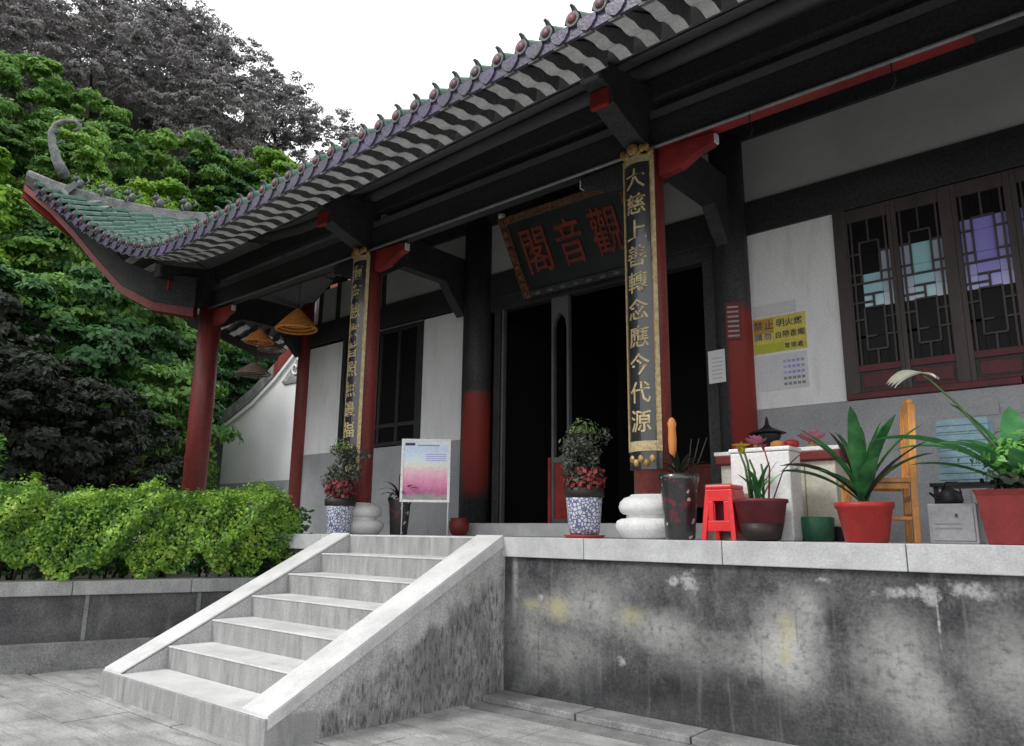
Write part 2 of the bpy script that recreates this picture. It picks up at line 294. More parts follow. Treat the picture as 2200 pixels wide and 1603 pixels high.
def poster_mat():
    m = bpy.data.materials.new('blossom_landscape_print'); m.use_nodes = True; n = m.node_tree.nodes; L = m.node_tree.links; b = n['Principled BSDF']; b.inputs['Roughness'].default_value = .35
    t = n.new('ShaderNodeTexCoord'); s = n.new('ShaderNodeSeparateXYZ'); L.new(t.outputs['Object'], s.inputs[0])
    no = n.new('ShaderNodeTexNoise'); no.inputs['Scale'].default_value = 14; no.inputs['Detail'].default_value = 5; L.new(t.outputs['Object'], no.inputs['Vector'])
    a = n.new('ShaderNodeMath'); a.operation = 'MULTIPLY_ADD'; L.new(no.outputs['Fac'], a.inputs[0]); a.inputs[1].default_value = .14; L.new(s.outputs['Z'], a.inputs[2])
    r = n.new('ShaderNodeMapRange'); r.inputs['From Min'].default_value = .44; r.inputs['From Max'].default_value = 1.25; L.new(a.outputs[0], r.inputs['Value'])
    c = n.new('ShaderNodeValToRGB'); e = c.color_ramp.elements
    stops = [(0, (.20, .22, .20)), (.12, (.28, .30, .28)), (.18, (.42, .10, .24)), (.36, (.72, .26, .42)), (.52, (.80, .50, .58)), (.60, (.74, .76, .68)), (.72, (.62, .76, .84)), (.86, (.56, .66, .84)), (1, (.78, .80, .84))]
    while len(e) < len(stops): e.new(.5)
    for i, (p, q) in enumerate(stops): e[i].position = p; e[i].color = (*q, 1)
    L.new(r.outputs[0], c.inputs[0])
    n2 = n.new('ShaderNodeTexNoise'); n2.inputs['Scale'].default_value = 60; L.new(t.outputs['Object'], n2.inputs['Vector'])
    mr = n.new('ShaderNodeMapRange'); mr.inputs['To Min'].default_value = .75; mr.inputs['To Max'].default_value = 1.2; L.new(n2.outputs['Fac'], mr.inputs['Value'])
    mu = n.new('ShaderNodeMix'); mu.data_type = 'RGBA'; mu.blend_type = 'MULTIPLY'; mu.inputs['Factor'].default_value = 1
    L.new(c.outputs[0], mu.inputs['A']); L.new(mr.outputs[0], mu.inputs['B']); L.new(mu.outputs['Result'], b.inputs['Base Color']); return m
M['posterprint'] = poster_mat()

# ------------------------------------------------------------------ mesh helpers
class MB:
    def __init__(s): s.v = []; s.f = []; s.smooth = []
    def add(s, vs, fs, smooth=False):
        b = len(s.v); s.v += [tuple(v) for v in vs]; s.f += [tuple(b + i for i in f) for f in fs]; s.smooth += [smooth] * len(fs); return s
    def box(s, x0, x1, y0, y1, z0, z1, M4=None):
        vs = [(x, y, z) for z in (z0, z1) for y in (y0, y1) for x in (x0, x1)]
        if M4: vs = [M4 @ Vector(v) for v in vs]
        return s.add(vs, [(0, 2, 3, 1), (4, 5, 7, 6), (0, 1, 5, 4), (2, 6, 7, 3), (0, 4, 6, 2), (1, 3, 7, 5)])
    def prism(s, poly, a0, a1, axis='X'):
        """poly in the other two axes, extruded along axis"""
        n = len(poly)
        def P(a, p): return {'X': (a, p[0], p[1]), 'Y': (p[0], a, p[1]), 'Z': (p[0], p[1], a)}[axis]
        vs = [P(a0, p) for p in poly] + [P(a1, p) for p in poly]
        fs = [tuple(range(n))[::-1], tuple(range(n, 2 * n))] + [(i, (i + 1) % n, n + (i + 1) % n, n + i) for i in range(n)]
        return s.add(vs, fs)
    def lathe(s, prof, n=24, c=(0, 0, 0), smooth=True, cap=True):
        vs = []; fs = []
        for r, z in prof:
            for i in range(n):
                a = 2 * math.pi * i / n; vs.append((c[0] + r * math.cos(a), c[1] + r * math.sin(a), c[2] + z))
        for j in range(len(prof) - 1):
            for i in range(n):
                k = (i + 1) % n; fs.append((j * n + i, j * n + k, (j + 1) * n + k, (j + 1) * n + i))
        s.add(vs, fs, smooth)
        if cap:
            b = len(s.v) - len(vs); s.f += [tuple(b + i for i in range(n))[::-1], tuple(b + (len(prof) - 1) * n + i for i in range(n))]; s.smooth += [False, False]
        return s
    def tube(s, pts, rad, n=8, smooth=True):
        pts = [Vector(p) for p in pts]; rad = rad if isinstance(rad, (list, tuple)) else [rad] * len(pts)
        rings = []; prev = None
        for i, p in enumerate(pts):
            t = (pts[min(i + 1, len(pts) - 1)] - pts[max(i - 1, 0)]).normalized()
            if prev is None: u = t.orthogonal().normalized()
            else: u = (prev - t * prev.dot(t)).normalized()
            prev = u; w = t.cross(u)
            rings.append([p + (u * math.cos(2 * math.pi * k / n) + w * math.sin(2 * math.pi * k / n)) * rad[i] for k in range(n)])
        vs = [v for r in rings for v in r]; fs = []
        for j in range(len(rings) - 1):
            for i in range(n):
                k = (i + 1) % n; fs.append((j * n + i, j * n + k, (j + 1) * n + k, (j + 1) * n + i))
        fs += [tuple(range(n))[::-1], tuple((len(rings) - 1) * n + i for i in range(n))]
        return s.add(vs, fs, smooth)
    def ball(s, c, r, n=10, m=7):
        rx, ry, rz = r if isinstance(r, (tuple, list)) else (r, r, r)
        vs = [(c[0], c[1], c[2] - rz)]
        for j in range(1, m):
            a = math.pi * j / m - math.pi / 2
            for i in range(n):
                b = 2 * math.pi * i / n; vs.append((c[0] + rx * math.cos(a) * math.cos(b), c[1] + ry * math.cos(a) * math.sin(b), c[2] + rz * math.sin(a)))
        vs.append((c[0], c[1], c[2] + rz)); fs = [(0, 1 + (i + 1) % n, 1 + i) for i in range(n)]
        for j in range(m - 2):
            for i in range(n):
                k = (i + 1) % n; fs.append((1 + j * n + i, 1 + j * n + k, 1 + (j + 1) * n + k, 1 + (j + 1) * n + i))
        L = len(vs) - 1; fs += [(L, 1 + (m - 2) * n + i, 1 + (m - 2) * n + (i + 1) % n) for i in range(n)]
        return s.add(vs, fs, True)
    def grid(s, rows, smooth=True):
        nr, nc = len(rows), len(rows[0]); vs = [p for r in rows for p in r]
        return s.add(vs, [(j * nc + i, j * nc + i + 1, (j + 1) * nc + i + 1, (j + 1) * nc + i) for j in range(nr - 1) for i in range(nc - 1)], smooth)
    def xf(s, fn): s.v = [tuple(fn(*v)) for v in s.v]; return s
    def build(s, name, mt, parent=None, world=False, bevel=0, kind=None, label=None):
        me = bpy.data.meshes.new(name); me.from_pydata(s.v, [], s.f); me.materials.append(M[mt] if isinstance(mt, str) else mt)
        me.polygons.foreach_set('use_smooth', s.smooth); me.update()
        o = bpy.data.objects.new(name, me); COL.objects.link(o)
        if parent:
            o.parent = parent
            if world:
                q = parent; t = Vector((0, 0, 0))
                while q: t += q.location; q = q.parent
                o.location = -t
        if bevel:
            b = o.modifiers.new('bevel', 'BEVEL'); b.width = bevel; b.segments = 2; b.limit_method = 'ANGLE'
        if kind: o['kind'] = kind
        if label: o['label'] = label
        return o

def thing(name, label, cat, loc=(0, 0, 0), rz=0, group=None):
    o = bpy.data.objects.new(name, None); COL.objects.link(o); o.location = loc; o.rotation_euler = (0, 0, rz); o.empty_display_size = .1
    o['label'] = label; o['category'] = cat
    if group: o['group'] = group
    return o
def tag(o, label, cat, group=None):
    o['label'] = label; o['category'] = cat
    if group: o['group'] = group
    return o
def copy_tree(o, parent=None, **kw):
    c = o.copy(); COL.objects.link(c); c.parent = parent
    for ch in list(o.children): copy_tree(ch, c)
    for k, v in kw.items():
        if k == 'loc': c.location = v
        elif k == 'rz': c.rotation_euler = (0, 0, v)
        elif k == 'scale': c.scale = (v,) * 3 if not isinstance(v, tuple) else v
        else: c[k] = v
    return c
def place(src, parent, loc, name=None, M4=None):
    c = src.copy(); COL.objects.link(c); c.parent = parent; c.location = loc
    if M4 is not None: c.matrix_basis = M4
    return c

def leaf_mesh(name, P, N, size, mt, aspect=.5, jitter=.6, parent=None, down=0.):
    """many small leaves, one diamond-shaped face folded along its midrib each"""
    n = len(P); N = N + np.random.normal(0, jitter, (n, 3)); N /= np.linalg.norm(N, axis=1)[:, None] + 1e-9
    A = np.cross(N, np.random.normal(0, 1, (n, 3))); A /= np.linalg.norm(A, axis=1)[:, None] + 1e-9
    A[:, 2] -= down; B = np.cross(N, A)
    s = (size * np.random.uniform(.6, 1.3, n))[:, None]
    V = np.empty((n, 4, 3)); V[:, 0] = P - A * s * .5; V[:, 1] = P + B * s * .5 * aspect + N * s * .08; V[:, 2] = P + A * s * .5; V[:, 3] = P - B * s * .5 * aspect + N * s * .08
    me = bpy.data.meshes.new(name); me.vertices.add(n * 4); me.vertices.foreach_set('co', V.reshape(-1))
    me.loops.add(n * 4); me.loops.foreach_set('vertex_index', np.arange(n * 4)); me.polygons.add(n)
    me.polygons.foreach_set('loop_start', np.arange(n) * 4); me.polygons.foreach_set('loop_total', np.full(n, 4))
    me.update(); me.validate(); me.materials.append(M[mt])
    o = bpy.data.objects.new(name, me); COL.objects.link(o); o.parent = parent
    return o

H = 1.4
# ------------------------------------------------------------------ ground, paving
g = MB().box(-160, 160, -160, 160, -.5, -.03).build('ground', 'earth', kind='structure')
pv = MB().box(-3.9, 9, -7.5, .06, -.2, -.012).build('courtyard_pavement', 'earth', kind='structure')
slab_me = {}
x = -4.6; row = 0
for row in range(14):
    y1 = -.52 - row * .5; x = -4.6 + (row % 2) * .5
    while x < 8.5:
        w = random.choice((.9, 1.0, 1.1))
        b = MB().box(x + .006, x + w - .006, y1 - .494, y1 - .006, -.012, random.uniform(-.003, .004))
        b.build('paving_stone', 'paving', pv, bevel=.004)
        x += w
kb = MB().box(-2, 9, -.5, .05, -.012, .0).build('drain_channel', 'drain', pv)
for i in range(9):
    MB().box(.01 + i * 1.0, .995 + i * 1.0, -.30, -.004, 0, .055).build('kerb_stone', 'drain', pv, bevel=.008)

# ------------------------------------------------------------------ terrace
ter = MB().box(-9.2, 8.5, .0, 10, -.4, 1.224).build('terrace', 'stucco', kind='structure', label='terrace with a dark stained retaining wall')
for i in range(14):
    x0 = -9.2 + i * 1.264
    MB().box(x0 + .003, x0 + 1.261, -.035, .9, 1.224, H - random.uniform(0, .002)).build('cap_stone', 'cap', ter, bevel=.006)
MB().box(-9.2, 8.5, .9, 10, 1.224, H - .004).build('terrace_floor', 'cap', ter)
# the doorstep slab
MB().box(-2.62, 1.10, 1.95, 2.40, H - .004, 1.56).build('doorstep', 'cap', ter, bevel=.01)

# ------------------------------------------------------------------ stairs
st = thing('stone_staircase', 'pale concrete flight of seven steps between two sloping cheek walls', 'stairs', (-1.325, -1.2, 0))
XL, XR, c = -2.65, 0.0, .337
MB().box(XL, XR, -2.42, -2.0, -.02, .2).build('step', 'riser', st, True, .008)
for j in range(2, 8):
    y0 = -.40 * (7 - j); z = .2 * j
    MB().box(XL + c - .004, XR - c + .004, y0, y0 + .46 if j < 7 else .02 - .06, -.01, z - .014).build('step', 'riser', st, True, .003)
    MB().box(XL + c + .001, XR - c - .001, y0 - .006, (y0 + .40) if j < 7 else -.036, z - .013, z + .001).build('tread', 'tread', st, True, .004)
MB().box(XL + .004, XR - .004, -2.416, -2.006, .2005, .206).build('tread', 'tread', st, True, .002)
for a, b_ in ((XL, XL + c), (XR - c, XR)):
    body = [(-2.36, 0), (-.002, 0), (-.002, 1.405), (-2.36, .215)]
    MB().prism(body, a + .004, b_ - .004).build('cheek_wall', 'cheek', st, True)
    top = [(-2.40, .2075), (-.037, 1.396), (-.037, 1.418), (-2.40, .222)]
    MB().prism(top, a, b_).build('cheek_coping', 'tread', st, True)
# pale rendered band down the outer edge of each cheek
    for xx in (a - .001, b_ - .007):
        pass
MB().prism([(-2.4, .13), (-.037, 1.31), (-.037, 1.396), (-2.40, .2075)], XR - .02, XR + .004).build('coping_edge', 'concrete', st, True)
MB().prism([(-2.4, .06), (-.037, 1.24), (-.037, 1.396), (-2.40, .2075)], XL - .004, XL + .02).build('coping_edge', 'concrete', st, True)

# ------------------------------------------------------------------ planter at the left
def wl(t): return (-3.3 - .357 * t, -t)          # along the planter wall, t metres out from the terrace
pl = thing('planter_wall', 'low dark rendered planter wall with pale coping left of the stairs', 'planter', (-4.2, -2, 0))
def strip(off0, off1, z0, z1, t0=0.01, t1=9.0, n=1):
    b = MB()
    a0, a1 = wl(t0), wl(t1)
    b.prism([(a0[0] - off1, a0[1]), (a0[0] - off0, a0[1]), (a1[0] - off0, a1[1]), (a1[0] - off1, a1[1])], z0, z1, 'Z'); return b
strip(.06, .40, -.02, .745).build('wall_body', 'planterwall', pl, True)
strip(.0, .30, -.02, .28).build('plinth', 'plinth', pl, True, .01)
for i in range(8):
    strip(.02, .44, .745, .89, .02 + i * 1.1, .02 + i * 1.1 + 1.093).build('coping_stone', 'planter_cap', pl, True, .01)
for t in (1.0, 2.05, 3.1, 4.2):
    strip(.05, .1, .285, .74, t, t + .035).build('pier_strip', 'plinth', pl, True)
soil = MB().prism([(-3.7, -.01), (-7.2, -9), (-30, -9), (-30, 14), (-9.2, 14), (-9.2, -.01)], -.2, .80, 'Z').build('planter_soil', 'earth', kind='structure')

# ------------------------------------------------------------------ temple
T = thing('temple', 'dark timbered temple hall with a long tiled roof and upturned left corner', 'temple', (-.75, 3.0, 1.4))
def P(mb, name, mt, bevel=0, parent=None, label=None): return mb.build(name, mt, parent or T, True, bevel, label=label)
Yw = 2.473; CX = (1.275, -2.97, -7.23); WX = (1.275, -2.78, -7.20)
# wall panels
def panel(x0, x1, z0, z1, mt='white', y=Yw, th=.1, name='wall_panel'): return P(MB().box(x0, x1, y, y + th, z0, z1), name, mt)
panel(1.45, 2.42, 2.785, 4.82); panel(1.45, 8.3, 5.2, 6.0, 'shadeplaster')
panel(-4.0, -2.95, 2.775, 4.78); panel(-7.12, -6.02, 2.775, 4.76)
panel(-4.95, -2.95, 5.2, 6.0, 'shadeplaster'); panel(-6.25, -5.05, 5.2, 5.9, 'shadeplaster'); panel(-6.80, -6.38, 5.2, 5.85, 'shadeplaster'); panel(-2.62, 1.10, 5.2, 6.0, 'shadeplaster')
for x0, x1 in ((1.45, 8.3), (-7.2, -2.95)): panel(x0, x1, 1.39, 2.78, 'dado', Yw - .006, name='dado_panel')
# brick courses faintly showing in the dado on the right
for k in range(7):
    for q in range(10):
        x0 = 3.42 + q * .30 + (k % 2) * .15
        P(MB().box(x0, x0 + .288, Yw - .014, Yw, 1.75 + k * .13, 1.75 + k * .13 + .118), 'brick', 'dado')
# timber frame of the wall
P(MB().box(-7.3, 8.3, Yw - .03, Yw + .14, 4.81, 5.21), 'lintel', 'dark', .01)
P(MB().box(-7.3, 8.3, Yw - .04, Yw + .14, 5.99, 6.28), 'wall_plate', 'dark', .01)
P(MB().box(-7.3, 8.3, Yw - .02, Yw + .14, 6.28, 7.1), 'upper_boarding', 'dark')
for x0 in (-6.87, -6.33, -5.05): P(MB().box(x0, x0 + .1, Yw - .02, Yw + .13, 5.2, 6.0), 'stud', 'dark')
for x0 in (-6.06, -4.06): P(MB().box(x0, x0 + .1, Yw - .022, Yw + .12, 2.77, 4.83), 'stud', 'dark')
# left lattice window (shut, dark)
wv = P(MB().box(-5.97, -4.05, Yw + .02, Yw + .06, 2.78, 4.78), 'window', 'paneblack')
for k in range(5):
    xx = -5.95 + k * .46; P(MB().box(xx, xx + .06, Yw - .012, Yw + .02, 2.80, 4.8), 'window_stile', 'dark', parent=wv)
for z in (2.80, 3.1, 4.7): P(MB().box(-5.97, -4.05, Yw - .008, Yw + .019, z, z + .06), 'window_rail', 'dark', parent=wv)
P(MB().box(-5.2, -3.95, Yw - .05, Yw - .035, 4.755, 4.775), 'curtain_rail', 'metal')

# columns
def column(x, y, z0, z1, r, mt, n=28):
    return P(MB().lathe([(r, z0), (r * 1.005, z0 + .6 * (z1 - z0)), (r * .97, z1)], n, (x, y, 0)), 'column', mt)
for i, x in enumerate(CX):
    cc = column(x, .55, 1.78 if i < 2 else 1.7, 5.12, .175 if i < 2 else .185, 'red')
    prof = [(.27, 0), (.30, .02), (.335, .07), (.35, .115), (.335, .155), (.30, .172), (.25, .178), (.25, .21), (.28, .214), (.305, .235), (.318, .275), (.305, .32), (.27, .355), (.215, .372), (.21, .385)] if i < 2 else [(.25, 0), (.27, .05), (.25, .3)]
    P(MB().lathe([(a, b_ + 1.4) for a, b_ in prof], 36, (x, .55, 0)), 'column_base', 'stonebase', parent=cc)
column(-2.72, 2.42, 1.40, 6.0, .22, 'wornred'); column(1.275, 2.42, 1.40, 6.0, .20, 'wornred2')
column(-7.20, 2.44, 1.40, 5.9, .125, 'red')
# front beam, tie beams, brackets
P(MB().box(-7.45, 8.3, .47, .63, 5.09, 5.40), 'eave_beam', 'dark', .02)
P(MB().box(1.10, 4.1, .462, .60, 5.078, 5.115), 'beam_edge_strip', 'redfascia', .006)
P(MB().box(-7.4, 8.3, .485, .615, 5.40, 5.50), 'beam_moulding', 'purlin', .01)
P(MB().box(-7.4, 8.3, .50, .60, 5.62, 5.86), 'upper_beam', 'dark', .02)
for x in CX:
    P(MB().prism([(.60, 4.78), (.80, 4.86), (1.1, 5.05), (1.9, 5.05), (2.1, 4.8), (2.3, 4.6), (2.3, 5.5), (.60, 5.5)], x - .08, x + .08), 'tie_beam', 'dark', .008)
    P(MB().prism([(.62, 5.10), (.42, 5.10), (.05, 5.22), (-.16, 5.30), (-.22, 5.42), (-.34, 5.44), (-.40, 5.52), (-.36, 5.64), (.62, 5.80)], x - .11, x + .11), 'cantilever_bracket', 'dark', .01)
    e = P(MB().box(x - .095, x + .095, -.425, -.36, 5.44, 5.66), 'bracket_end', 'purlin', .015)
    P(MB().box(x - .095, x + .095, -.26, -.20, 5.24, 5.42), 'bracket_boss', 'redfascia', .015)
    for sgn in (-1, 1):
        arm = [(x + sgn * .17, 4.80), (x + sgn * .40, 4.82), (x + sgn * .60, 4.92), (x + sgn * .74, 4.95), (x + sgn * .74, 5.06), (x + sgn * .17, 5.085)]
        P(MB().prism(arm if sgn > 0 else arm[::-1], .50, .60, 'Y'), 'bracket_arm', 'redfascia' if sgn > 0 else 'dark' , .008)
        P(MB().box(*sorted((x + sgn * .742, x + sgn * .765)), .515, .585, 4.96, 5.05), 'bracket_cap', 'rafter', .006)

# roof surfaces
KH = -7.0
UX = [-9.0, -8.95, -8.69, -8.31, -7.92, -7.53, -7.07, -6.55, -5.94, -5.32, -4.8, -4.2]
UZ = [2.24, 2.18, 1.99, 1.75, 1.50, 1.24, .95, .66, .38, .16, .05, 0.]
def U(x): return float(np.interp(x, UX, UZ))
def yE(x): return -1.456 - (.5 * ((-5 - x) / 4) ** 2 if x < -5 else 0)
def zr(x, y):
    ye = yE(x); d = y - ye
    return 5.045 + .022 * (x + 4) + U(x) * math.exp(-.18 * max(d, 0)) + .50 * d + .012 * d * d
def mirror(x, y, z): return (y + KH, x - KH, z)
DX = .2463; rows = [2.606 + i * DX for i in range(-47, 22)]
roof = P(MB(), 'roof', 'tile')
def ytop(x): return max(yE(x) + .02, min(x - KH, 4.2))
def surf(dz, y0f, y1f, xs, ny=10, mir=False):
    R_ = []
    for x in xs:
        a, b_ = y0f(x), max(y0f(x), y1f(x)); R_.append([(x, a + (b_ - a) * j / ny, zr(x, a + (b_ - a) * j / ny) + dz) for j in range(ny + 1)])
    if mir: R_ = [[mirror(*p) for p in r] for r in R_]
    return MB().grid(R_)
xs_all = [-8.95 + i * .2 for i in range(88)]
roof.data = surf(-.045, yE, ytop, xs_all, 12).build('roof_', 'pan').data
bpy.data.objects.remove(bpy.data.objects['roof_'])
roof_side = P(surf(-.045, yE, lambda x: min(ytop(x), 3.4), [-8.95 + i * .2 for i in range(23)], 10, True), 'side_roof', 'tile')
P(MB().grid([[(x, 4.2, zr(x, 4.2) - .045), (x, 6.5, zr(x, 4.2) - 1.4), (x, 10, zr(x, 4.2) - 2.9)] for x in (-2.8, 2, 8.3)]), 'back_roof', 'tile')
# soffit boards, laid lengthways
for k in range(8):
    o0 = .02 + k * .5
    f0 = lambda x, o0=o0: min(yE(x) + o0, max(ytop(x) , yE(x)))
    f1 = lambda x, o0=o0: min(yE(x) + o0 + .485, max(ytop(x), yE(x)))
    P(surf(-.11 - .012 * (k % 2), f0, f1, xs_all, 2), 'soffit_board', 'soffit', parent=roof)
    if k < 7: P(surf(-.11 - .012 * (k % 2), f0, f1, [-8.95 + i * .2 for i in range(23)], 2, True), 'soffit_board', 'soffit', parent=roof_side)
# tile rows
def tile_row(x, mir, parent):
    ye = yE(x); yt = min(x - KH, 4.2)
    if mir: yt = min(yt, 3.4)
    b = MB(); L_ = yt - ye
    n = max(1, int(L_ / .3)); seg = 7
    for j in range(n):
        a0 = ye + L_ * j / n; a1 = ye + L_ * (j + 1) / n + .02
        R_ = []
        for (yy, r) in ((a0, .078), (a1, .066)):
            z = zr(x, yy); R_.append([(x + math.cos(math.pi * q / seg) * r, yy, z - .03 + math.sin(math.pi * q / seg) * r * 1.15) for q in range(seg + 1)])
        if mir: R_ = [[mirror(*p) for p in r] for r in R_]
        b.grid(R_)
        if L_ > 4 and j > 12: pass
    P(b, 'tile_row', 'tile', parent=parent)
rows_f = [x for x in rows if x > -8.9]
for x in rows_f: 
    if x < 6.9: tile_row(x, False, roof)
for x in rows_f:
    if x < -4.4: tile_row(x, True, roof_side)
# eave end tile: round disc, grey rim, hooked crest above
def disc_mesh():
    b = MB(); n = 14
    b.add([(math.cos(2 * math.pi * i / n) * .062, 0, math.sin(2 * math.pi * i / n) * .062) for i in range(n)] + [(math.cos(2 * math.pi * i / n) * .062, .05, math.sin(2 * math.pi * i / n) * .062) for i in range(n)],
          [tuple(range(n))] + [(i, n + i, n + (i + 1) % n, (i + 1) % n) for i in range(n)]); return b
dp = disc_mesh().build('tile_end', 'tileend'); 
boss = MB().ball((0, -.004, 0), (.040, .015, .040), 12, 6).build('boss', 'tiledisc')
crest = MB().tube([(0, .05, .05), (0, .04, .085), (0, .015, .105), (0, -.012, .108), (0, -.022, .095)], [.028, .024, .018, .012, .006], 6).build('crest', 'tileend')
drip = MB().prism([(-.085, .03), (.085, .03), (.08, -.02), (.045, -.065), (0, -.09), (-.045, -.065), (-.08, -.02)], 0, .02, 'Y').build('drip_tile', 'drip')
prof = [(.0, .0), (.0, -.050), (.10, -.052), (.18, -.075), (.24, -.115), (.30, -.135), (.38, -.13), (.46, -.155), (.55, -.215), (.585, -.20), (.60, -.10), (.62, 0)]
raf = MB().prism([(a, b_ + .5 * a) for a, b_ in prof], -.048, .048).build('rafter_tail', 'soffit')
fo = [(a, b_ + .5 * a - .004) for a, b_ in prof[1:10]]
fo = [(a, z + (.03 if i == 0 else 0)) for i, (a, z) in enumerate(fo)]
fo = fo + [(a, z - .006) for a, z in fo][::-1]
raf2 = MB().prism(fo, -.056, .056).build('rafter_face', 'rafter')
tl = T.location
rot90 = Matrix.Rotation(R(-90), 4, 'Z')
for x in rows_f:
    if x > 6.3: continue
    for mir in (False, True):
        if mir and x > -4.4: continue
        ye = yE(x); z = zr(x, ye)
        par = roof_side if mir else roof
        def put(src, dx, dy, dz, slope=0, sc=1):
            p = (x + dx, ye + dy, zr(x + dx, yE(x + dx)) + dz)
            if mir: p = mirror(*p)
            M4 = Matrix.Translation(Vector(p))
            if mir: M4 = M4 @ rot90
            if slope: M4 = M4 @ Matrix.Rotation(slope * (-1 if mir else 1), 4, 'Y')
            c = src.copy(); COL.objects.link(c); c.parent = par; c.matrix_basis = M4 ; return c
        sl_ = math.atan((U(x - .12) - U(x + .12)) / .24)
        c0 = put(dp, 0, -.012, -.01)
        for s_ in (boss, crest):
            k_ = s_.copy(); COL.objects.link(k_); k_.parent = c0; k_.location = (0, 0, 0)
        put(drip, DX / 2, -.005, -.075, sl_)
        if ye + .62 < (x - KH) + .5: put(raf, DX / 2 - .02, .015, -.125, sl_); put(raf2, DX / 2 - .02, .015, -.125, sl_)
for o in (dp, boss, crest, drip, raf, raf2): bpy.data.objects.remove(o)
# boss and crest are sub-sub parts: join them to the roof level instead
for o in [o for o in COL.objects if o.name.startswith(('boss', 'crest'))]:
    q = o.parent; mb_ = q.matrix_basis.copy(); o.parent = q.parent; o.matrix_basis = mb_
    o.name = 'tile_boss' if o.name.startswith('boss') else 'tile_crest'
# eave fascia (dark strip behind the tile ends) and the red fascia of the side eave
def band(xs, dy, z0, z1, th, mir=False):
    A = [[], [], [], []]
    for x in xs:
        z = zr(x, yE(x)); y = yE(x) + dy
        for q, (yy, zz) in enumerate(((y, z + z0), (y, z + z1), (y + th, z + z1), (y + th, z + z0))): A[q].append((x, yy, zz))
    if mir: A = [[mirror(*p) for p in r] for r in A]
    return MB().grid(A + [A[0]], False)
P(band(xs_all, .012, -.16, -.05, .03), 'fascia', 'drip', parent=roof)
P(band([-9.0 + i * .2 for i in range(12)], .02, -.42, -.10, .05, True), 'side_fascia', 'redfascia', parent=roof_side)
P(band([-6.8 + i * .2 for i in range(13)], .02, -.30, -.10, .05, True), 'side_fascia', 'dark', parent=roof_side)
# purlins
def purlin(y, dz, r):
    P(MB().tube([(x, y, zr(x, y) + dz) for x in [-6.2 + i * .8 for i in range(19)]], r, 12), 'purlin', 'purlin')
purlin(.55, -.24, .10); purlin(1.5, -.23, .10)
# hip rafter from the corner column out to the tip
hp = [(-6.95, .15, 4.95), (-7.35, -.35, 5.02), (-7.7, -.72, 5.28), (-8.0, -1.02, 5.72), (-8.3, -1.32, 6.20), (-8.6, -1.62, 6.62), (-8.92, -1.94, 6.98)]
def sweep_rect(pts, w, h0, h1):
    A = [[], [], [], []]; n = Vector((1, -1, 0)).normalized()
    for i, p in enumerate(pts):
        p = Vector(p); t = i / (len(pts) - 1); h = h0 + (h1 - h0) * t
        for q, v in enumerate((p - n * w / 2, p + n * w / 2, p + n * w / 2 + Vector((0, 0, h)), p - n * w / 2 + Vector((0, 0, h)))): A[q].append(tuple(v))
    m_ = MB().grid(A + [A[0]], False); k = len(pts)
    m_.add([A[q][-1] for q in range(4)], [(0, 1, 2, 3)]); return m_
P(sweep_rect(hp, .16, .55, .16), 'hip_rafter', 'dark')
P(sweep_rect([(a, b_, c_ - .13) for a, b_, c_ in hp], .20, .14, .11), 'hip_rafter_soffit', 'red')
# hip ridge, finial horn, beasts
hr = [(-8.95 + i * .3, -1.95 + i * .3) for i in range(15)]
P(sweep_rect([(a, b_, zr(a, b_) - .02) for a, b_ in hr], .13, .12, .14), 'hip_ridge', 'ridge')
P(MB().tube([(a, b_, zr(a, b_) + .12) for a, b_ in hr], .04, 8), 'ridge_roll', 'ridge')
fp = [(-8.55, -1.55, 7.2), (-8.66, -1.66, 7.48), (-8.74, -1.74, 7.78), (-8.77, -1.77, 7.98), (-8.73, -1.73, 8.13), (-8.63, -1.63, 8.20), (-8.52, -1.52, 8.20), (-8.45, -1.45, 8.14), (-8.46, -1.46, 8.06), (-8.52, -1.52, 8.03)]
fin = P(MB().tube(fp, [.10, .08, .065, .055, .046, .040, .034, .03, .024, .018], 10), 'ridge_finial', 'ridge')
for i, q in enumerate((2, 3, 4, 5, 6)):
    a = Vector(fp[q]); P(MB().tube([a, a + Vector((.05, .05, -.01)), a + Vector((.10, .10, .03)), a + Vector((.10, .10, .08))], [.03, .025, .018, .008], 6), 'finial_scroll', 'tileend', parent=fin)
def beast(x, y):
    z = zr(x, y) + .17; b = MB()
    b.ball((x, y, z + .07), (.075, .06, .08)); b.ball((x - .05, y - .05, z + .17), (.05, .045, .05)); b.ball((x - .09, y - .09, z + .155), (.03, .03, .022), 8, 5)
    b.tube([(x + .05, y + .05, z + .06), (x + .10, y + .10, z + .13), (x + .07, y + .07, z + .20)], [.022, .018, .008], 6)
    for s in (-.03, .03): b.tube([(x - .05 + s, y - .05 - s, z + .08), (x - .06 + s, y - .06 - s, z - .02)], .018, 6); b.tube([(x - .045 + s, y - .045 - s, z + .20), (x - .04 + s, y - .04 - s, z + .25)], [.014, .004], 5)
    P(b, 'ridge_beast', 'tileend')
for t in (.55, 1.0, 1.4, 1.85, 2.3): beast(-8.75 + t * .72, -1.75 + t * .72)

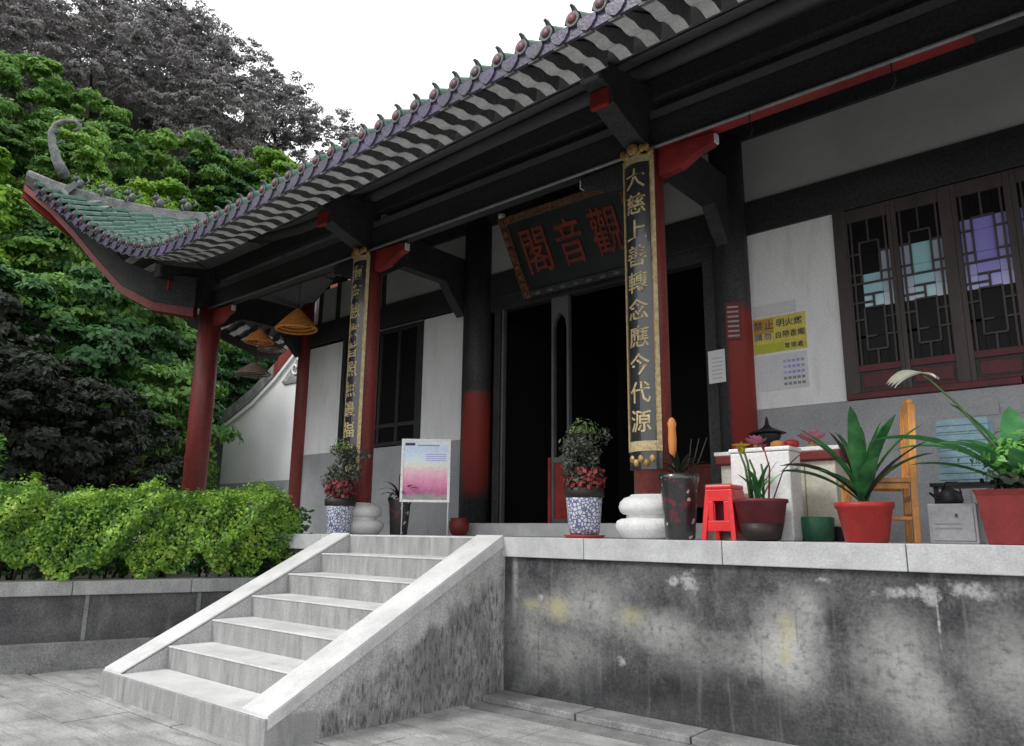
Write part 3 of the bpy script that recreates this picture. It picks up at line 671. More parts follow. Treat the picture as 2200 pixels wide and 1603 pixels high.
# doors
dr = P(MB().box(-2.42, -2.30, Yw - .02, Yw + .12, 1.56, 4.66), 'door_frame', 'dark', .005)
P(MB().box(.90, 1.08, Yw - .02, Yw + .12, 1.56, 4.66), 'door_frame', 'wornred2', .005)
P(MB().box(-2.5, 1.1, Yw - .022, Yw + .12, 4.62, 4.83), 'door_head', 'dark', .005)
for x0, x1, zz in ((-1.37, -1.08, 1.56), (-2.28, -2.2, 1.56)):
    d_ = P(MB().box(x0, x0 + .035, Yw - .01, Yw + .06, zz, 4.62), 'door_leaf', 'purlin', .004)
    if x1 - x0 > .2:
        P(MB().box(x1 - .035, x1, Yw - .01, Yw + .06, zz, 4.62), 'door_stile', 'purlin', .004, parent=d_)
        for z0, z1 in ((1.56, 1.62), (2.35, 2.42), (4.45, 4.62)): P(MB().box(x0 + .036, x1 - .036, Yw - .008, Yw + .055, z0, z1), 'door_rail', 'purlin', .004, parent=d_)
        P(MB().prism([(x0 + .036, 4.18), (x0 + .06, 4.30), (x0 + .145, 4.40), (x1 - .06, 4.30), (x1 - .036, 4.18), (x1 - .036, 4.45), (x0 + .036, 4.45)], Yw - .006, Yw + .05, 'Y'), 'door_arch', 'purlin', parent=d_)
        P(MB().box(x0 + .036, x1 - .036, Yw + .01, Yw + .04, 1.62, 2.35), 'door_lower_panel', 'redfascia', parent=d_)
P(MB().box(-1.42, -1.375, Yw - .02, Yw + .05, 1.57, 2.42), 'door_edge', 'redfascia')
# interior, seen only as darkness through the doors
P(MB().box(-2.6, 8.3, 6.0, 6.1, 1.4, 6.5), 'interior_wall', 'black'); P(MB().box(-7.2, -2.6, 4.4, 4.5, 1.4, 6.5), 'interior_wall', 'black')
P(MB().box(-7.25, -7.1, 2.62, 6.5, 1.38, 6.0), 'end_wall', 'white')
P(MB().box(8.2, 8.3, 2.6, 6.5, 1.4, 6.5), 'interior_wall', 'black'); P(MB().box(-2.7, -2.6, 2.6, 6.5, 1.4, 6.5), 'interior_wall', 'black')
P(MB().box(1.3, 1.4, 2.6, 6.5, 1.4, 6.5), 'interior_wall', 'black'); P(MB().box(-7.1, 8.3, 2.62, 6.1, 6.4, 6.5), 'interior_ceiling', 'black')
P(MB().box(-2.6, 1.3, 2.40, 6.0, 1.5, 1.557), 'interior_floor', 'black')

at_ = thing('altar_table', 'dim altar table with a dull red cloth inside the dark doorway', 'altar', (-.25, 4.3, 1.557))
MB().box(-.7, .7, -.25, .25, .78, .83).build('tabletop', 'dullred', at_, bevel=.01); MB().box(-.68, .68, -.26, -.25, .25, .78).build('cloth', 'dullred', at_)
for sx in (-.62, .56):
    for sy in (-.2, .14): MB().box(sx, sx + .06, sy, sy + .06, 0, .779).build('leg', 'dark', at_)
for sx in (-.4, .4): MB().lathe([(.03, .83), (.05, .86), (.02, .90), (.025, 1.1), (.02, 1.12)], 12, (sx, 0, 0)).build('candle', 'redpot', at_)
# right casement windows: lattice over panes with light painted into their colour
P(MB().box(2.42, 8.3, Yw + .03, Yw + .07, 2.79, 4.83), 'window_backing', 'black')
cas = [2.56, 3.03, 3.57, 4.06, 4.60, 5.08, 5.62, 6.10]
P(MB().box(2.42, 2.545, Yw - .03, Yw + .03, 2.79, 4.82), 'window_jamb', 'winframe', .006)
for i in range(4): P(MB().box(2.42 + i * 1.5, 3.92 + i * 1.5 - .01, Yw - .035, Yw + .03, 2.785, 2.85), 'window_sill', 'maroonframe', .006)
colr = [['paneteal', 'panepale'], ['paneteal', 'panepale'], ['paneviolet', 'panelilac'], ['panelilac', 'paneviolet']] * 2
for i, x0 in enumerate(cas):
    w = .385; x1 = x0 + w
    f = P(MB().box(x0 - .045, x0, Yw - .02, Yw + .028, 2.85, 4.80), 'window', 'winframe', .004)
    gap = (cas[i + 1] - x1) if i < 7 else .1
    P(MB().box(x1, x1 + gap - .046, Yw - .02, Yw + .028, 2.85, 4.80), 'window_stile', 'winframe', .004, parent=f)
    P(MB().box(x0, x1, Yw - .016, Yw + .026, 4.66, 4.80), 'window_rail', 'winframe', .004, parent=f)
    P(MB().box(x0, x1, Yw - .016, Yw + .026, 3.06, 3.13), 'window_rail', 'maroonframe', .004, parent=f)
    P(MB().box(x0, x1, Yw - .016, Yw + .026, 2.852, 2.875), 'window_rail', 'maroonframe', .004, parent=f)
    P(MB().box(x0 + .03, x1 - .03, Yw - .004, Yw + .022, 2.90, 3.03), 'window_panel', 'maroonframe', .004, parent=f)
    P(MB().box(x0, x1, Yw + .0, Yw + .02, 2.876, 3.059), 'window_panel', 'dark', parent=f)
    # panes behind the lattice
    us = [0, .26, .74, 1.0]; zs = [3.13, 3.42, 3.72, 3.86, 3.98, 4.08, 4.30, 4.42, 4.66]
    for a in range(3):
        for q in range(8):
            zc = (zs[q] + zs[q + 1]) / 2
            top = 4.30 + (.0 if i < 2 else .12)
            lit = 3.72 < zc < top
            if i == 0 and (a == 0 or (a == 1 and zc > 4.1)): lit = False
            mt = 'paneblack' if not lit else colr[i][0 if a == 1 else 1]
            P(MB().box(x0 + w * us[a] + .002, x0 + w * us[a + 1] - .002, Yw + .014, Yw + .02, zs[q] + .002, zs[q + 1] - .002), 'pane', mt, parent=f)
    b = MB(); t = .009
    def vb(u, z0, z1): b.box(x0 + w * u - t, x0 + w * u + t, Yw - .01, Yw + .010, z0, z1)
    def hb(u0, u1, z): b.box(x0 + w * u0, x0 + w * u1, Yw - .009, Yw + .009, z - t, z + t)
    vb(.26, 3.28, 3.72); vb(.74, 3.28, 3.72); vb(.26, 3.98, 4.42); vb(.74, 3.98, 4.42); vb(.5, 3.13, 3.28); vb(.5, 3.72, 3.86); vb(.5, 4.42, 4.66); vb(.08, 3.13, 4.66); vb(.92, 3.13, 4.66)
    for z in (3.28, 3.72, 3.86, 3.98, 4.42): hb(.26, .74, z)
    for z in (3.42, 4.08, 4.30, 3.98, 3.60): hb(0, .26, z); hb(.74, 1, z)
    for z in (3.42, 3.78): hb(0, .5, z)
    P(b, 'lattice', 'winframe', parent=f)

# conduit along the beam with hooks
cd = MB().tube([(-7.4, .435, 5.075), (8.2, .435, 5.075)], .018, 8).build('conduit_pipe', 'metal'); tag(cd, 'thin pale pipe running along the underside of the long eave beam', 'pipe')
for i, x in enumerate((2.4, 3.55, 4.7)):
    o = MB().tube([(x, .435, 5.06), (x, .435, 4.98), (x + .02, .435, 4.90), (x - .01, .435, 4.84)], .006, 5).build('wire_hook', 'darkmetal')
    tag(o, ['thin dark wire hook hanging from the beam pipe above the white notice wall', 'thin dark wire hook hanging from the beam pipe above the second window', 'thin dark wire hook hanging from the beam pipe near its right end'][i], 'hook', 'wire hooks under the beam pipe')
# small white lamp fitting above the plaque's corner
lf = thing('lamp_fitting', 'small white lamp fitting under the beam by the plaque corner', 'lamp', (-2.17, 2.30, 5.84))
MB().lathe([(.022, 0), (.03, .02), (.03, .12), (.022, .13)], 12).build('bulb', 'whiteplastic', lf)
MB().lathe([(.045, .132), (.055, .15), (.055, .19), (.03, .20)], 12).build('holder', 'whiteplastic', lf)
MB().box(-.02, .02, 0, .16, .2, .24).build('mount', 'darkmetal', lf)

# ------------------------------------------------------------------ writing
def glyph(ch, size, name, mt, parent, fn=None, depth=.006):
    cu = bpy.data.curves.new('t', 'FONT'); cu.body = ch; cu.size = 1; cu.align_x = 'CENTER'; cu.align_y = 'CENTER'; cu.extrude = 0.012; cu.resolution_u = 2; cu.offset = .008
    o = bpy.data.objects.new('t', cu); COL.objects.link(o); bpy.context.view_layer.update()
    me = bpy.data.meshes.new_from_object(o.evaluated_get(bpy.context.evaluated_depsgraph_get())); bpy.data.objects.remove(o)
    me.name = name
    co = np.array([v.co[:] for v in me.vertices]);
    c0 = (co.min(0) + co.max(0)) / 2; co -= c0
    ext = max(co[:, 0].max() - co[:, 0].min(), 1e-3); ey = co[:, 1].max() - co[:, 1].min()
    s = size / max(ext, ey); co *= s
    out = [fn(a, b_, (c_ / s / .012 * .5 + .5) * depth) for a, b_, c_ in co]
    me.vertices.foreach_set('co', np.array(out, dtype=np.float32).reshape(-1)); me.update()
    me.materials.clear(); me.materials.append(M[mt])
    ob = bpy.data.objects.new(name, me); COL.objects.link(ob); ob.parent = parent; return ob

def couplet(x, text, label):
    t = thing('couplet_board', label, 'couplet board', (x, .55, 2.0))
    r = .205; A = R(53)
    def arc(r0, r1, a0, a1, z0, z1, n=14):
        b = MB(); ring = []
        for i in range(n + 1):
            a = a0 + (a1 - a0) * i / n; ring.append((math.sin(a), -math.cos(a)))
        rowz = []
        for (rr, z) in ((r0, z0), (r1, z0), (r1, z1), (r0, z1), (r0, z0)): rowz.append([(p[0] * rr, p[1] * rr, z) for p in ring])
        b.grid(rowz, False)
        for k in (0, -1): b.add([rowz[q][k] for q in range(4)], [(0, 1, 2, 3)])
        return b
    arc(.180, r, -A, A, .22, 2.98).build('field', 'board', t)
    e = R(6.5)
    for a0, a1 in ((-A, -A + e), (A - e * 1.5, A)): arc(.178, r + .012, a0, a1, .16, 3.0).build('frame_stile', 'goldpale', t)
    arc(.178, r + .011, -A + e, A - e * 1.5, .16, .25).build('frame_rail', 'goldpale', t); arc(.178, r + .011, -A + e, A - e * 1.5, 2.93, 3.0).build('frame_rail', 'goldpale', t)
    for s, (a, b_) in enumerate(((-A + e, -A + e * 1.25), (A - e * 1.9, A - e * 1.5))): arc(r, r + .006, a, b_, .25, 2.93).build('inner_bead', 'gold', t)
    arc(.178, r + .004, -A, A, .0, .158).build('base_panel', 'board', t)
    b = MB()
    for k in range(5): a = -.5 + k * .25; b.ball((math.sin(a) * (r + .006), -math.cos(a) * (r + .006), .075 + .018 * math.cos(k * math.pi)), (.03, .018, .035))
    b.build('base_carving', 'gold', t)
    b = MB()
    for k in range(9):
        a = -.75 + k * .19; b.ball((math.sin(a) * (r + .01), -math.cos(a) * (r + .01), 3.05 + .03 * math.cos(k * 1.9)), (.038, .028, .042))
    b.ball((0, -r - .025, 3.06), (.06, .035, .06))
    b.build('crown_carving', 'gold', t)
    n = len(text); sp = 2.60 / n
    for i, ch in enumerate(text):
        zc = 2.90 - sp * (i + .5)
        def fn(a, b_, d, zc=zc):
            th = a / r; return (math.sin(th) * (r + d), -math.cos(th) * (r + d), zc + b_)
        glyph(ch, .205, 'character', 'goldpale', t, fn, .007)
    return t
couplet(CX[0], '大慈上善轉念應今代源', 'tall black couplet board with ten pale gold characters on the column right of the door')
couplet(CX[1], '南海慈雲普照無邊福地', 'narrow black and gold couplet board on the column at the head of the stairs')

# name plaque, hung leaning forward over the door
pq = thing('name_plaque', 'large dark plaque with three red characters leaning out over the doorway', 'plaque', (-.72, 2.36, 4.67))
lean = math.atan2(.62, 1.05)
LM = Matrix.Rotation(lean, 4, 'X')
def PQ(mb, name, mt, bevel=0):
    o = mb.build(name, mt, pq, bevel=bevel); o.matrix_basis = LM; return o
hw, hh = 1.02, 1.16
PQ(MB().box(-hw + .12, hw - .12, -.02, .03, .10, hh - .10), 'plaque_board', 'plaqueboard')
for sgn in (-1, 1):
    x0, x1 = sorted((sgn * (hw - .13), sgn * hw)); PQ(MB().box(x0, x1, -.06, .04, .0, hh), 'side_frame', 'carvedgold', .012)
    for k in range(9): PQ(MB().ball((sgn * (hw - .065), -.065, .08 + k * .125), (.045 + .012 * (k % 2), .022, .05), 8, 5), 'frame_carving', 'carvedgold')
PQ(MB().box(-hw + .13, hw - .13, -.055, .04, hh - .11, hh - .005), 'top_frame', 'carvedgold', .01)
PQ(MB().box(-hw + .13, hw - .13, -.055, .04, .005, .10), 'bottom_frame', 'dark', .01)
for k in range(8): PQ(MB().ball((-.75 + k * .215, -.06, .05), (.06, .018, .028), 8, 5), 'frame_carving', 'purlin')
for i, ch in enumerate('閣音觀'):
    o = glyph(ch, .54, 'character', 'plaquered', pq, lambda a, b_, d, i=i: (a * .80 + (-.56 + i * .56), -.02 - d, b_ * 1.14 + .60), .02); o.matrix_basis = LM
for sx in (-.8, .8): MB().tube([(sx, -.62, 1.0), (sx, -.1, 1.32)], .012, 6).build('hanging_rod', 'darkmetal', pq)

# ------------------------------------------------------------------ incense coils
def incense(x, y, zt, rad, h, mt, label):
    t = thing('incense_coil', label, 'incense coil', (x, y, zt), 0, 'spiral incense cones hanging at the left end of the porch')
    pts = []; n = 9
    for i in range(n * 18 + 1):
        f = i / (n * 18); a = f * n * 2 * math.pi; pts.append((math.cos(a) * rad * f, math.sin(a) * rad * f, -h * (f ** 1.15)))
    MB().tube(pts, h / n * .62, 6).build('spiral', mt, t)
    b = MB()
    for k in range(3):
        a = k * 2.1; b.tube([(0, 0, 0), (math.cos(a) * rad, math.sin(a) * rad, -h)], .006, 4)
    b.build('hanger', 'darkmetal', t); MB().tube([(0, 0, 0), (0, 0, .5)], .005, 4).build('string', 'darkmetal', t)
incense(-5.60, 1.2, 4.97, .34, .36, 'coil', 'largest bright orange spiral incense cone, nearest the couplet column')
incense(-6.72, 1.2, 4.82, .25, .24, 'coil', 'small orange spiral incense cone left of the largest one')
incense(-7.45, 1.9, 4.86, .27, .17, 'coilgrey', 'dull brown spiral incense cone beside the corner column')
incense(-6.82, 1.2, 4.25, .30, .22, 'coilgrey', 'grey brown spiral incense cone hanging lowest in front of the white gable')
MB().box(-7.1, -2.97, 1.15, 1.25, 5.43, 5.50).build('hanging_batten', 'dark', T, True)

# ------------------------------------------------------------------ white gabled building behind
gb = thing('white_gable_building', 'bright white gabled building with red verge behind the left end of the porch', 'building', (-12, 5.2, 1))
def G(mb, n, mt, bevel=0): return mb.build(n, mt, gb, True, bevel)
G(MB().prism([(-14.7, 2.64), (-9.2, 2.64), (-9.2, 7.6), (-10.2, 6.9), (-11.3, 5.95), (-12.3, 5.28), (-13.3, 4.75), (-14.7, 4.25)], 5.0, 5.25, 'Y'), 'gable_wall', 'whitesun')
G(MB().box(-14.7, -9.2, 4.985, 5.25, -.1, 2.64), 'base_wall', 'dado')
edge = [(-9.2, 7.62), (-10.2, 6.92), (-11.3, 5.97), (-12.3, 5.30), (-13.3, 4.77), (-14.7, 4.27)]
for sub, mt_ in ((edge[:4], 'red'), (edge[3:], 'ridge')):
    A = [(x, 4.90, z) for x, z in sub], [(x, 4.90, z + .34) for x, z in sub], [(x, 5.9, z + .34) for x, z in sub], [(x, 5.9, z) for x, z in sub]
    G(MB().grid([list(r) for r in A] + [list(A[0])], False), 'verge_board', mt_)
A = [(x, 4.93, z - .12) for x, z in edge], [(x, 4.93, z - .002) for x, z in edge], [(x, 5.0, z - .002) for x, z in edge], [(x, 5.0, z - .12) for x, z in edge]
G(MB().grid([list(r) for r in A] + [list(A[0])], False), 'verge_moulding', 'whitesun')
G(MB().prism([(-12.0, 5.12), (-9.2, 5.12), (-9.2, 7.2), (-10.2, 6.62), (-11.3, 5.70)], 4.97, 5.0, 'Y'), 'relief_panel', 'ornament')
for k in range(4):
    cx_, cz_ = -11.4 + k * .35, 5.42 + k * .16
    pts = [(cx_ + math.cos(a) * (.03 + .028 * a), 4.955, cz_ + math.sin(a) * (.03 + .028 * a)) for a in [q * .5 for q in range(16)]]
    G(MB().tube(pts, .028, 5), 'relief_scroll', 'whitesun')
G(MB().box(-11.9, -9.2, 4.96, 5.0, 5.05, 5.12), 'relief_sill', 'plinth')
for x in (-12.6, -11.0): pass

# ------------------------------------------------------------------ potted plants
def blade(base, az_, length, width, rise, droop, n=9, fold=.25, tip=1.0, twist=0):
    """one strap leaf: rises, arches over and comes to a point"""
    rows_ = []; d = Vector((math.cos(az_), math.sin(az_), 0)); s = Vector((-math.sin(az_), math.cos(az_), 0)); p = Vector(base); ang = rise
    for i in range(n + 1):
        f = i / n; w = width * (math.sin(math.pi * min(1, (f * .86 + .10))) ** .8) * .5 * (1 if f < 1 else .1)
        dr_ = d * math.cos(ang) + Vector((0, 0, math.sin(ang))); up = -d * math.sin(ang) + Vector((0, 0, math.cos(ang)))
        ss = s * math.cos(twist * f) + up * math.sin(twist * f)
        rows_.append([tuple(p - ss * w + up * w * fold), tuple(p), tuple(p + ss * w + up * w * fold)])
        p = p + dr_ * (length / n); ang -= droop / n
    return MB().grid(rows_)
def potlathe(prof, mt, t, name='pot', n=28): return MB().lathe(prof, n).build(name, mt, t)

def bonsai(loc, label, htop, saucer):
    t = thing('potted_shrub', label, 'potted shrub', loc)
    pz = .03 if saucer else 0
    potlathe([(.125, pz), (.14, pz + .02), (.165, pz + .30), (.17, pz + .33), (.155, pz + .33), (.15, pz + .28)], 'porcelain', t)
    potlathe([(.172, pz + .331), (.185, pz + .345), (.185, pz + .41), (.172, pz + .42), (.15, pz + .42), (.15, pz + .36)], 'blackpot', t, 'pot_rim')
    if saucer: potlathe([(.17, 0), (.19, .028), (.175, .029), (.12, .012)], 'redpot', t, 'saucer')
    potlathe([(.15, pz + .36), (.148, pz + .395)], 'earth', t, 'soil')
    MB().tube([(0, 0, .38), (.03, .0, .52), (-.02, .02, .64), (.02, 0, .80), (0, .02, .95)], [.035, .03, .025, .02, .01], 8).build('trunk', 'trunk', t)
    for a in (0.4, 2.3, 4.2): MB().tube([(0, 0, .58), (math.cos(a) * .1, math.sin(a) * .1, .70), (math.cos(a) * .17, math.sin(a) * .17, .78)], [.018, .014, .007], 6).build('limb', 'trunk', t)
    n = 1700; cs = np.array([[random.gauss(0, .10), random.gauss(0, .10), random.uniform(.60, htop - .1)] for _ in range(26)])
    idx = np.random.randint(0, len(cs), n); D = np.random.normal(0, 1, (n, 3)); D /= np.linalg.norm(D, axis=1)[:, None]
    leaf_mesh('foliage', cs[idx] + D * np.random.uniform(.04, .085, (n, 1)), D + [0, 0, .4], .045, 'bonsai', .45, parent=t)
    n = 220; D = np.random.normal(0, 1, (n, 3)); D[:, 2] = abs(D[:, 2]); leaf_mesh('young_leaves', np.array([-.02, 0, htop - .13]) + D * [.06, .06, .06], D, .05, 'bonsaitop', .4, parent=t)
    n = 420; a = np.random.uniform(0, 2 * math.pi, n); rr = np.random.uniform(.08, .20, n)
    Pn = np.stack([np.cos(a) * rr, np.sin(a) * rr, np.random.uniform(.44, .62, n)], 1); leaf_mesh('blossoms', Pn, np.stack([np.cos(a), np.sin(a), a * 0 + .5], 1), .05, 'redflower', .8, parent=t)
    n = 380; a = np.random.uniform(0, 2 * math.pi, n); rr = np.random.uniform(.06, .19, n)
    Pn = np.stack([np.cos(a) * rr, np.sin(a) * rr, np.random.uniform(.42, .62, n)], 1); leaf_mesh('lower_leaves', Pn, np.stack([np.cos(a), np.sin(a), a * 0 + .3], 1), .05, 'bonsai', .45, parent=t)
    return t
bonsai((-2.80, .17, H), 'clipped grey green shrub in a blue and white pot beside the left column base', 1.12, False)
bonsai((.70, .28, H), 'clipped shrub in a blue and white pot on a red saucer before the door', 1.08, True)

# dark glazed pot with maroon bromeliad
t = thing('potted_bromeliad', 'maroon bromeliad with red spike in a tall dark glazed pot by the poster', 'potted plant', (-2.62, .95, H))
potlathe([(.10, 0), (.11, .02), (.135, .36), (.15, .42), (.155, .46), (.13, .46), (.125, .40)], 'painted', t); potlathe([(.125, .40), (.12, .43)], 'earth', t, 'soil')
for k in range(15): blade((0, 0, .44), k * 2.4, random.uniform(.30, .46), .045, random.uniform(.7, 1.2), random.uniform(1.0, 1.9)).build('leaf', 'leafmix', t)
MB().tube([(0, 0, .44), (0, 0, .60), (.01, 0, .72), (.01, 0, .80)], [.012, .022, .03, .006], 8).build('flower_spike', 'redpot', t)

# black pot with orange flower
t = thing('potted_flower', 'orange flower spike above dark leaves in a tall black painted pot', 'potted plant', (1.70, .22, H))
potlathe([(.11, 0), (.12, .02), (.15, .42), (.165, .48), (.17, .53), (.145, .53), (.14, .46)], 'painted', t); potlathe([(.14, .46), (.135, .50)], 'earth', t, 'soil')
for k in range(14): blade((0, 0, .50), k * 2.4, random.uniform(.22, .38), .035, random.uniform(.8, 1.35), random.uniform(.6, 1.5)).build('leaf', 'leafmix', t)
MB().tube([(-.03, 0, .5), (-.045, 0, .72)], .010, 6).build('stem', 'stem', t)
MB().lathe([(.012, .66), (.030, .72), (.036, .82), (.032, .92), (.038, .96), (.022, 1.0), (.006, 1.01)], 10, (-.045, 0, 0)).build('flower_spike', 'orangeflower', t)
for s in range(3): MB().tube([(.05 + s * .03, .02, .5), (.10 + s * .05, .02, .68), (.12 + s * .07, .02, .82)], [.006, .005, .003], 5).build('bare_twig', 'trunk', t)

# small red pot by the door column
t = thing('small_red_pot', 'small round dull red pot on the floor beside the door column', 'pot', (-2.35, 1.75, H))
potlathe([(.08, 0), (.11, .03), (.135, .10), (.13, .17), (.11, .20), (.12, .225), (.10, .225), (.095, .19)], 'dullred', t); potlathe([(.095, .15), (.09, .19)], 'earth', t, 'ash')

# easel poster
t = thing('poster_stand', 'white framed poster of pink blossoms and pale sky on thin legs', 'poster stand', (-2.27, 1.05, H), R(41))
PW, z0, z1 = .31, .40, 1.19
MB().box(-PW + .03, PW - .03, -.008, .008, z0 + .03, z1 - .03).build('print', 'posterprint', t)
for x0, x1 in ((-PW, -PW + .032), (PW - .032, PW)): MB().box(x0, x1, -.016, .012, z0, z1).build('frame_stile', 'whiteplastic', t, bevel=.003)
for a, b_ in ((z0, z0 + .03), (z1 - .03, z1)): MB().box(-PW + .033, PW - .033, -.015, .012, a, b_).build('frame_rail', 'whiteplastic', t, bevel=.003)
MB().box(-PW + .045, -PW + .17, -.0105, -.009, z1 - .085, z1 - .05).build('print_heading', 'ink', t)
MB().box(-PW + .20, PW - .14, -.0105, -.009, z1 - .088, z1 - .075).build('print_line', 'inkgrey', t)
for q in range(4): MB().box(.0, PW - .06, -.0105, -.009, z1 - .20 - q * .025, z1 - .19 - q * .025).build('print_line', 'panelilac', t)
for sx in (-PW + .03, PW - .02): MB().tube([(sx, .02, 0), (sx, .02, z1 - .05)], .008, 6).build('leg', 'whiteplastic', t)
MB().tube([(0, .02, z1 - .1), (0, .42, 0)], .008, 6).build('leg', 'whiteplastic', t)

# tan board and red plastic stool
o = MB().box(-.21, .21, -.012, .012, 0, .46, Matrix.Rotation(R(-8), 4, 'X')).build('tan_board', 'tan'); o.location = (2.03, .40, H); tag(o, 'plain tan board leaning upright behind the red stool', 'board')
t = thing('red_stool', 'bright red plastic stool between the black pot and the flower pot', 'stool', (2.09, .24, H))
MB().box(-.115, .115, -.115, .115, .39, .43).build('seat', 'redstool', t, bevel=.015)
for sx in (-1, 1):
    for sy in (-1, 1):
        MB().add([(sx * a, sy * b_, z) for z, e0, e1 in ((0, .105, .145), (.392, .07, .112)) for a, b_ in ((e0, e0), (e1, e0), (e1, e1), (e0, e1))],
                 [(0, 1, 5, 4), (1, 2, 6, 5), (2, 3, 7, 6), (3, 0, 4, 7), (0, 3, 2, 1), (4, 5, 6, 7)]).build('leg', 'redstool', t, bevel=.006)
for k in range(4):
    M4 = Matrix.Rotation(k * math.pi / 2, 4, 'Z')
    MB().box(-.085, .085, -.118, -.10, .30, .389, M4).build('apron', 'redstool', t, bevel=.004)
    MB().box(-.10, .10, -.124, -.107, .07, .15, M4).build('stretcher', 'redstool', t, bevel=.004)
    for q in (-.088, .043): MB().box(q, q + .045, -.120, -.104, .151, .299, M4).build('side_web', 'redstool', t, bevel=.004)
MB().box(-.065, .065, -.02, .02, .15, .30).build('inner_rib', 'crimson', t)

# white plastic bin
t = thing('white_storage_bin', 'tall white plastic storage bin standing behind the yellow flowered maroon pot', 'bin', (2.305, .56, H))
MB().prism([(-.235, 0), (.235, 0), (.245, .03), (.245, .70), (-.245, .70), (-.245, .03)], -.12, .12, 'Y').build('body', 'whiteplastic', t, bevel=.012)
MB().box(-.255, .255, -.13, .13, .701, .735).build('lid', 'whiteplastic', t, bevel=.01)
for sx in (-.262, .247): MB().box(sx, sx + .015, -.05, .05, .56, .60).build('handle', 'whiteplastic', t, bevel=.003)

# maroon bowl with yellow flowers
t = thing('flowering_pot', 'maroon bowl pot with a black lower half and yellow flowers', 'potted plant', (2.40, .19, H + .0))
potlathe([(.10, 0), (.135, .015), (.165, .13)], 'blackpot', t, 'pot_foot')
potlathe([(.165, .131), (.19, .28), (.205, .285), (.205, .31), (.185, .31), (.18, .26)], 'maroonpot', t); potlathe([(.18, .26), (.175, .29)], 'earth', t, 'soil')
for k, (a, b_) in enumerate(((-.09, .0), (-.05, .03), (.03, .02), (-.10, -.03))):
    hgt = (.76, .62, .58, .70)[k]; MB().tube([(a * .6, b_, .28), (a * .9, b_, .28 + hgt * .4), (a * 1.2 - .02, b_, hgt)], [.011, .010, .008], 6).build('stem', 'stem', t)
for k in range(12): blade((-.03 + .015 * (k % 5), 0, .29), k * 2.4, random.uniform(.18, .42), .035, random.uniform(.9, 1.45), random.uniform(.4, 1.3)).build('leaf', 'leafd' if k % 3 else 'leaflight', t)
for k in range(10): blade((-.13, 0, .70), k * .63, .09, .035, .8, .9, 5).build('petal', 'yellow', t)
for k in range(5): blade((-.12, 0, .66), k * 1.26, .07, .03, 1.1, .3, 4).build('petal', 'yellow', t)
MB().tube([(.06, .02, .3), (.08, .02, .55), (.04, .02, .72)], [.008, .007, .005], 6).build('stem', 'redflower', t)
for k in range(5): blade((.04, .02, .68), k * 1.26, .07, .02, 1.2, .5, 4).build('bract', 'redflower', t)
MB().tube([(.10, 0, .30), (.20, -.02, .52), (.32, -.03, .62), (.42, -.03, .64)], [.005, .005, .004, .003], 5).build('arching_stalk', 'trunk', t)

# offering table
t = thing('offering_table', 'cream fronted offering table with a red cloth top beside the right column', 'table', (2.22, 1.25, H))
MB().box(-.55, .55, -.30, .30, .74, .775).build('tabletop', 'whiteplastic', t, bevel=.006)
MB().box(-.53, .56, -.315, .31, .66, .739).build('red_cloth', 'dullred', t, bevel=.01)
MB().box(-.50, .50, -.27, .27, .10, .659).build('cabinet', 'cream', t, bevel=.008)
for sx in (-.47, .44):
    for sy in (-.25, .22): MB().box(sx, sx + .04, sy, sy + .04, 0, .10).build('leg', 'darkmetal', t)
for sx in (-.25, 0, .25): MB().box(sx - .004, sx + .004, -.2735, -.2695, .12, .64).build('panel_joint', 'tan', t)
tz = H + .7755
def lotus(x, y, r, label):
    t = thing('lotus_lamp', label, 'lotus ornament', (x, y, tz), 0, 'pink lotus ornaments on the offering table')
    MB().lathe([(r * .55, 0), (r * .6, .012), (r * .2, .03), (r * .2, .06)], 14).build('foot', 'gold', t)
    for ring, (n, el_, k) in enumerate(((9, .35, 1.0), (7, .8, .85), (5, 1.2, .7))):
        for i in range(n): blade((0, 0, .05), i * 2 * math.pi / n + ring * .4, r * 1.15 * k, r * .6, el_, -.5, 5, .4).build('petal', 'pink', t)
lotus(2.03, 1.05, .11, 'dark pink lotus ornament at the middle of the offering table')
lotus(2.50, 1.12, .13, 'pale pink lotus ornament at the right end of the offering table')
t = thing('incense_burner', 'small dark incense burner with a pointed lid on the offering table', 'incense burner', (2.02, 1.35, tz))
potlathe([(.05, .0), (.04, .06), (.09, .10), (.12, .16), (.12, .19)], 'darkmetal', t, 'bowl'); potlathe([(.17, .191), (.15, .20), (.05, .24), (.02, .27), (.012, .33), (.003, .35)], 'darkmetal', t, 'lid')
for i, (x, c_) in enumerate(((1.86, 'redpot'), (2.24, 'orangeflower'), (2.36, 'redpot'))):
    o = MB().lathe([(.05, 0), (.065, .03), (.06, .06), (.03, .075)], 12).build('offering_bowl', c_); o.location = (x, 1.02 if i else 1.08, tz)
    tag(o, ('red offering bowl at the left end of the offering table', 'orange offering bowl between the two lotus ornaments', 'red offering bowl just left of the pale pink lotus')[i], 'bowl', 'small bowls on the offering table')
o = MB().lathe([(.12, 0), (.13, .01), (.14, .18), (.12, .19)], 18).build('green_bucket', 'green'); o.location = (2.62, .72, H); tag(o, 'low dark green bucket under the right end of the cream table', 'bucket')
o = MB().box(-.16, .16, -.12, .12, 0, .12).build('dark_crate', 'darkmetal', bevel=.01); o.location = (2.78, .98, H - .0); tag(o, 'low dark crate on the floor beside the cream table', 'crate')

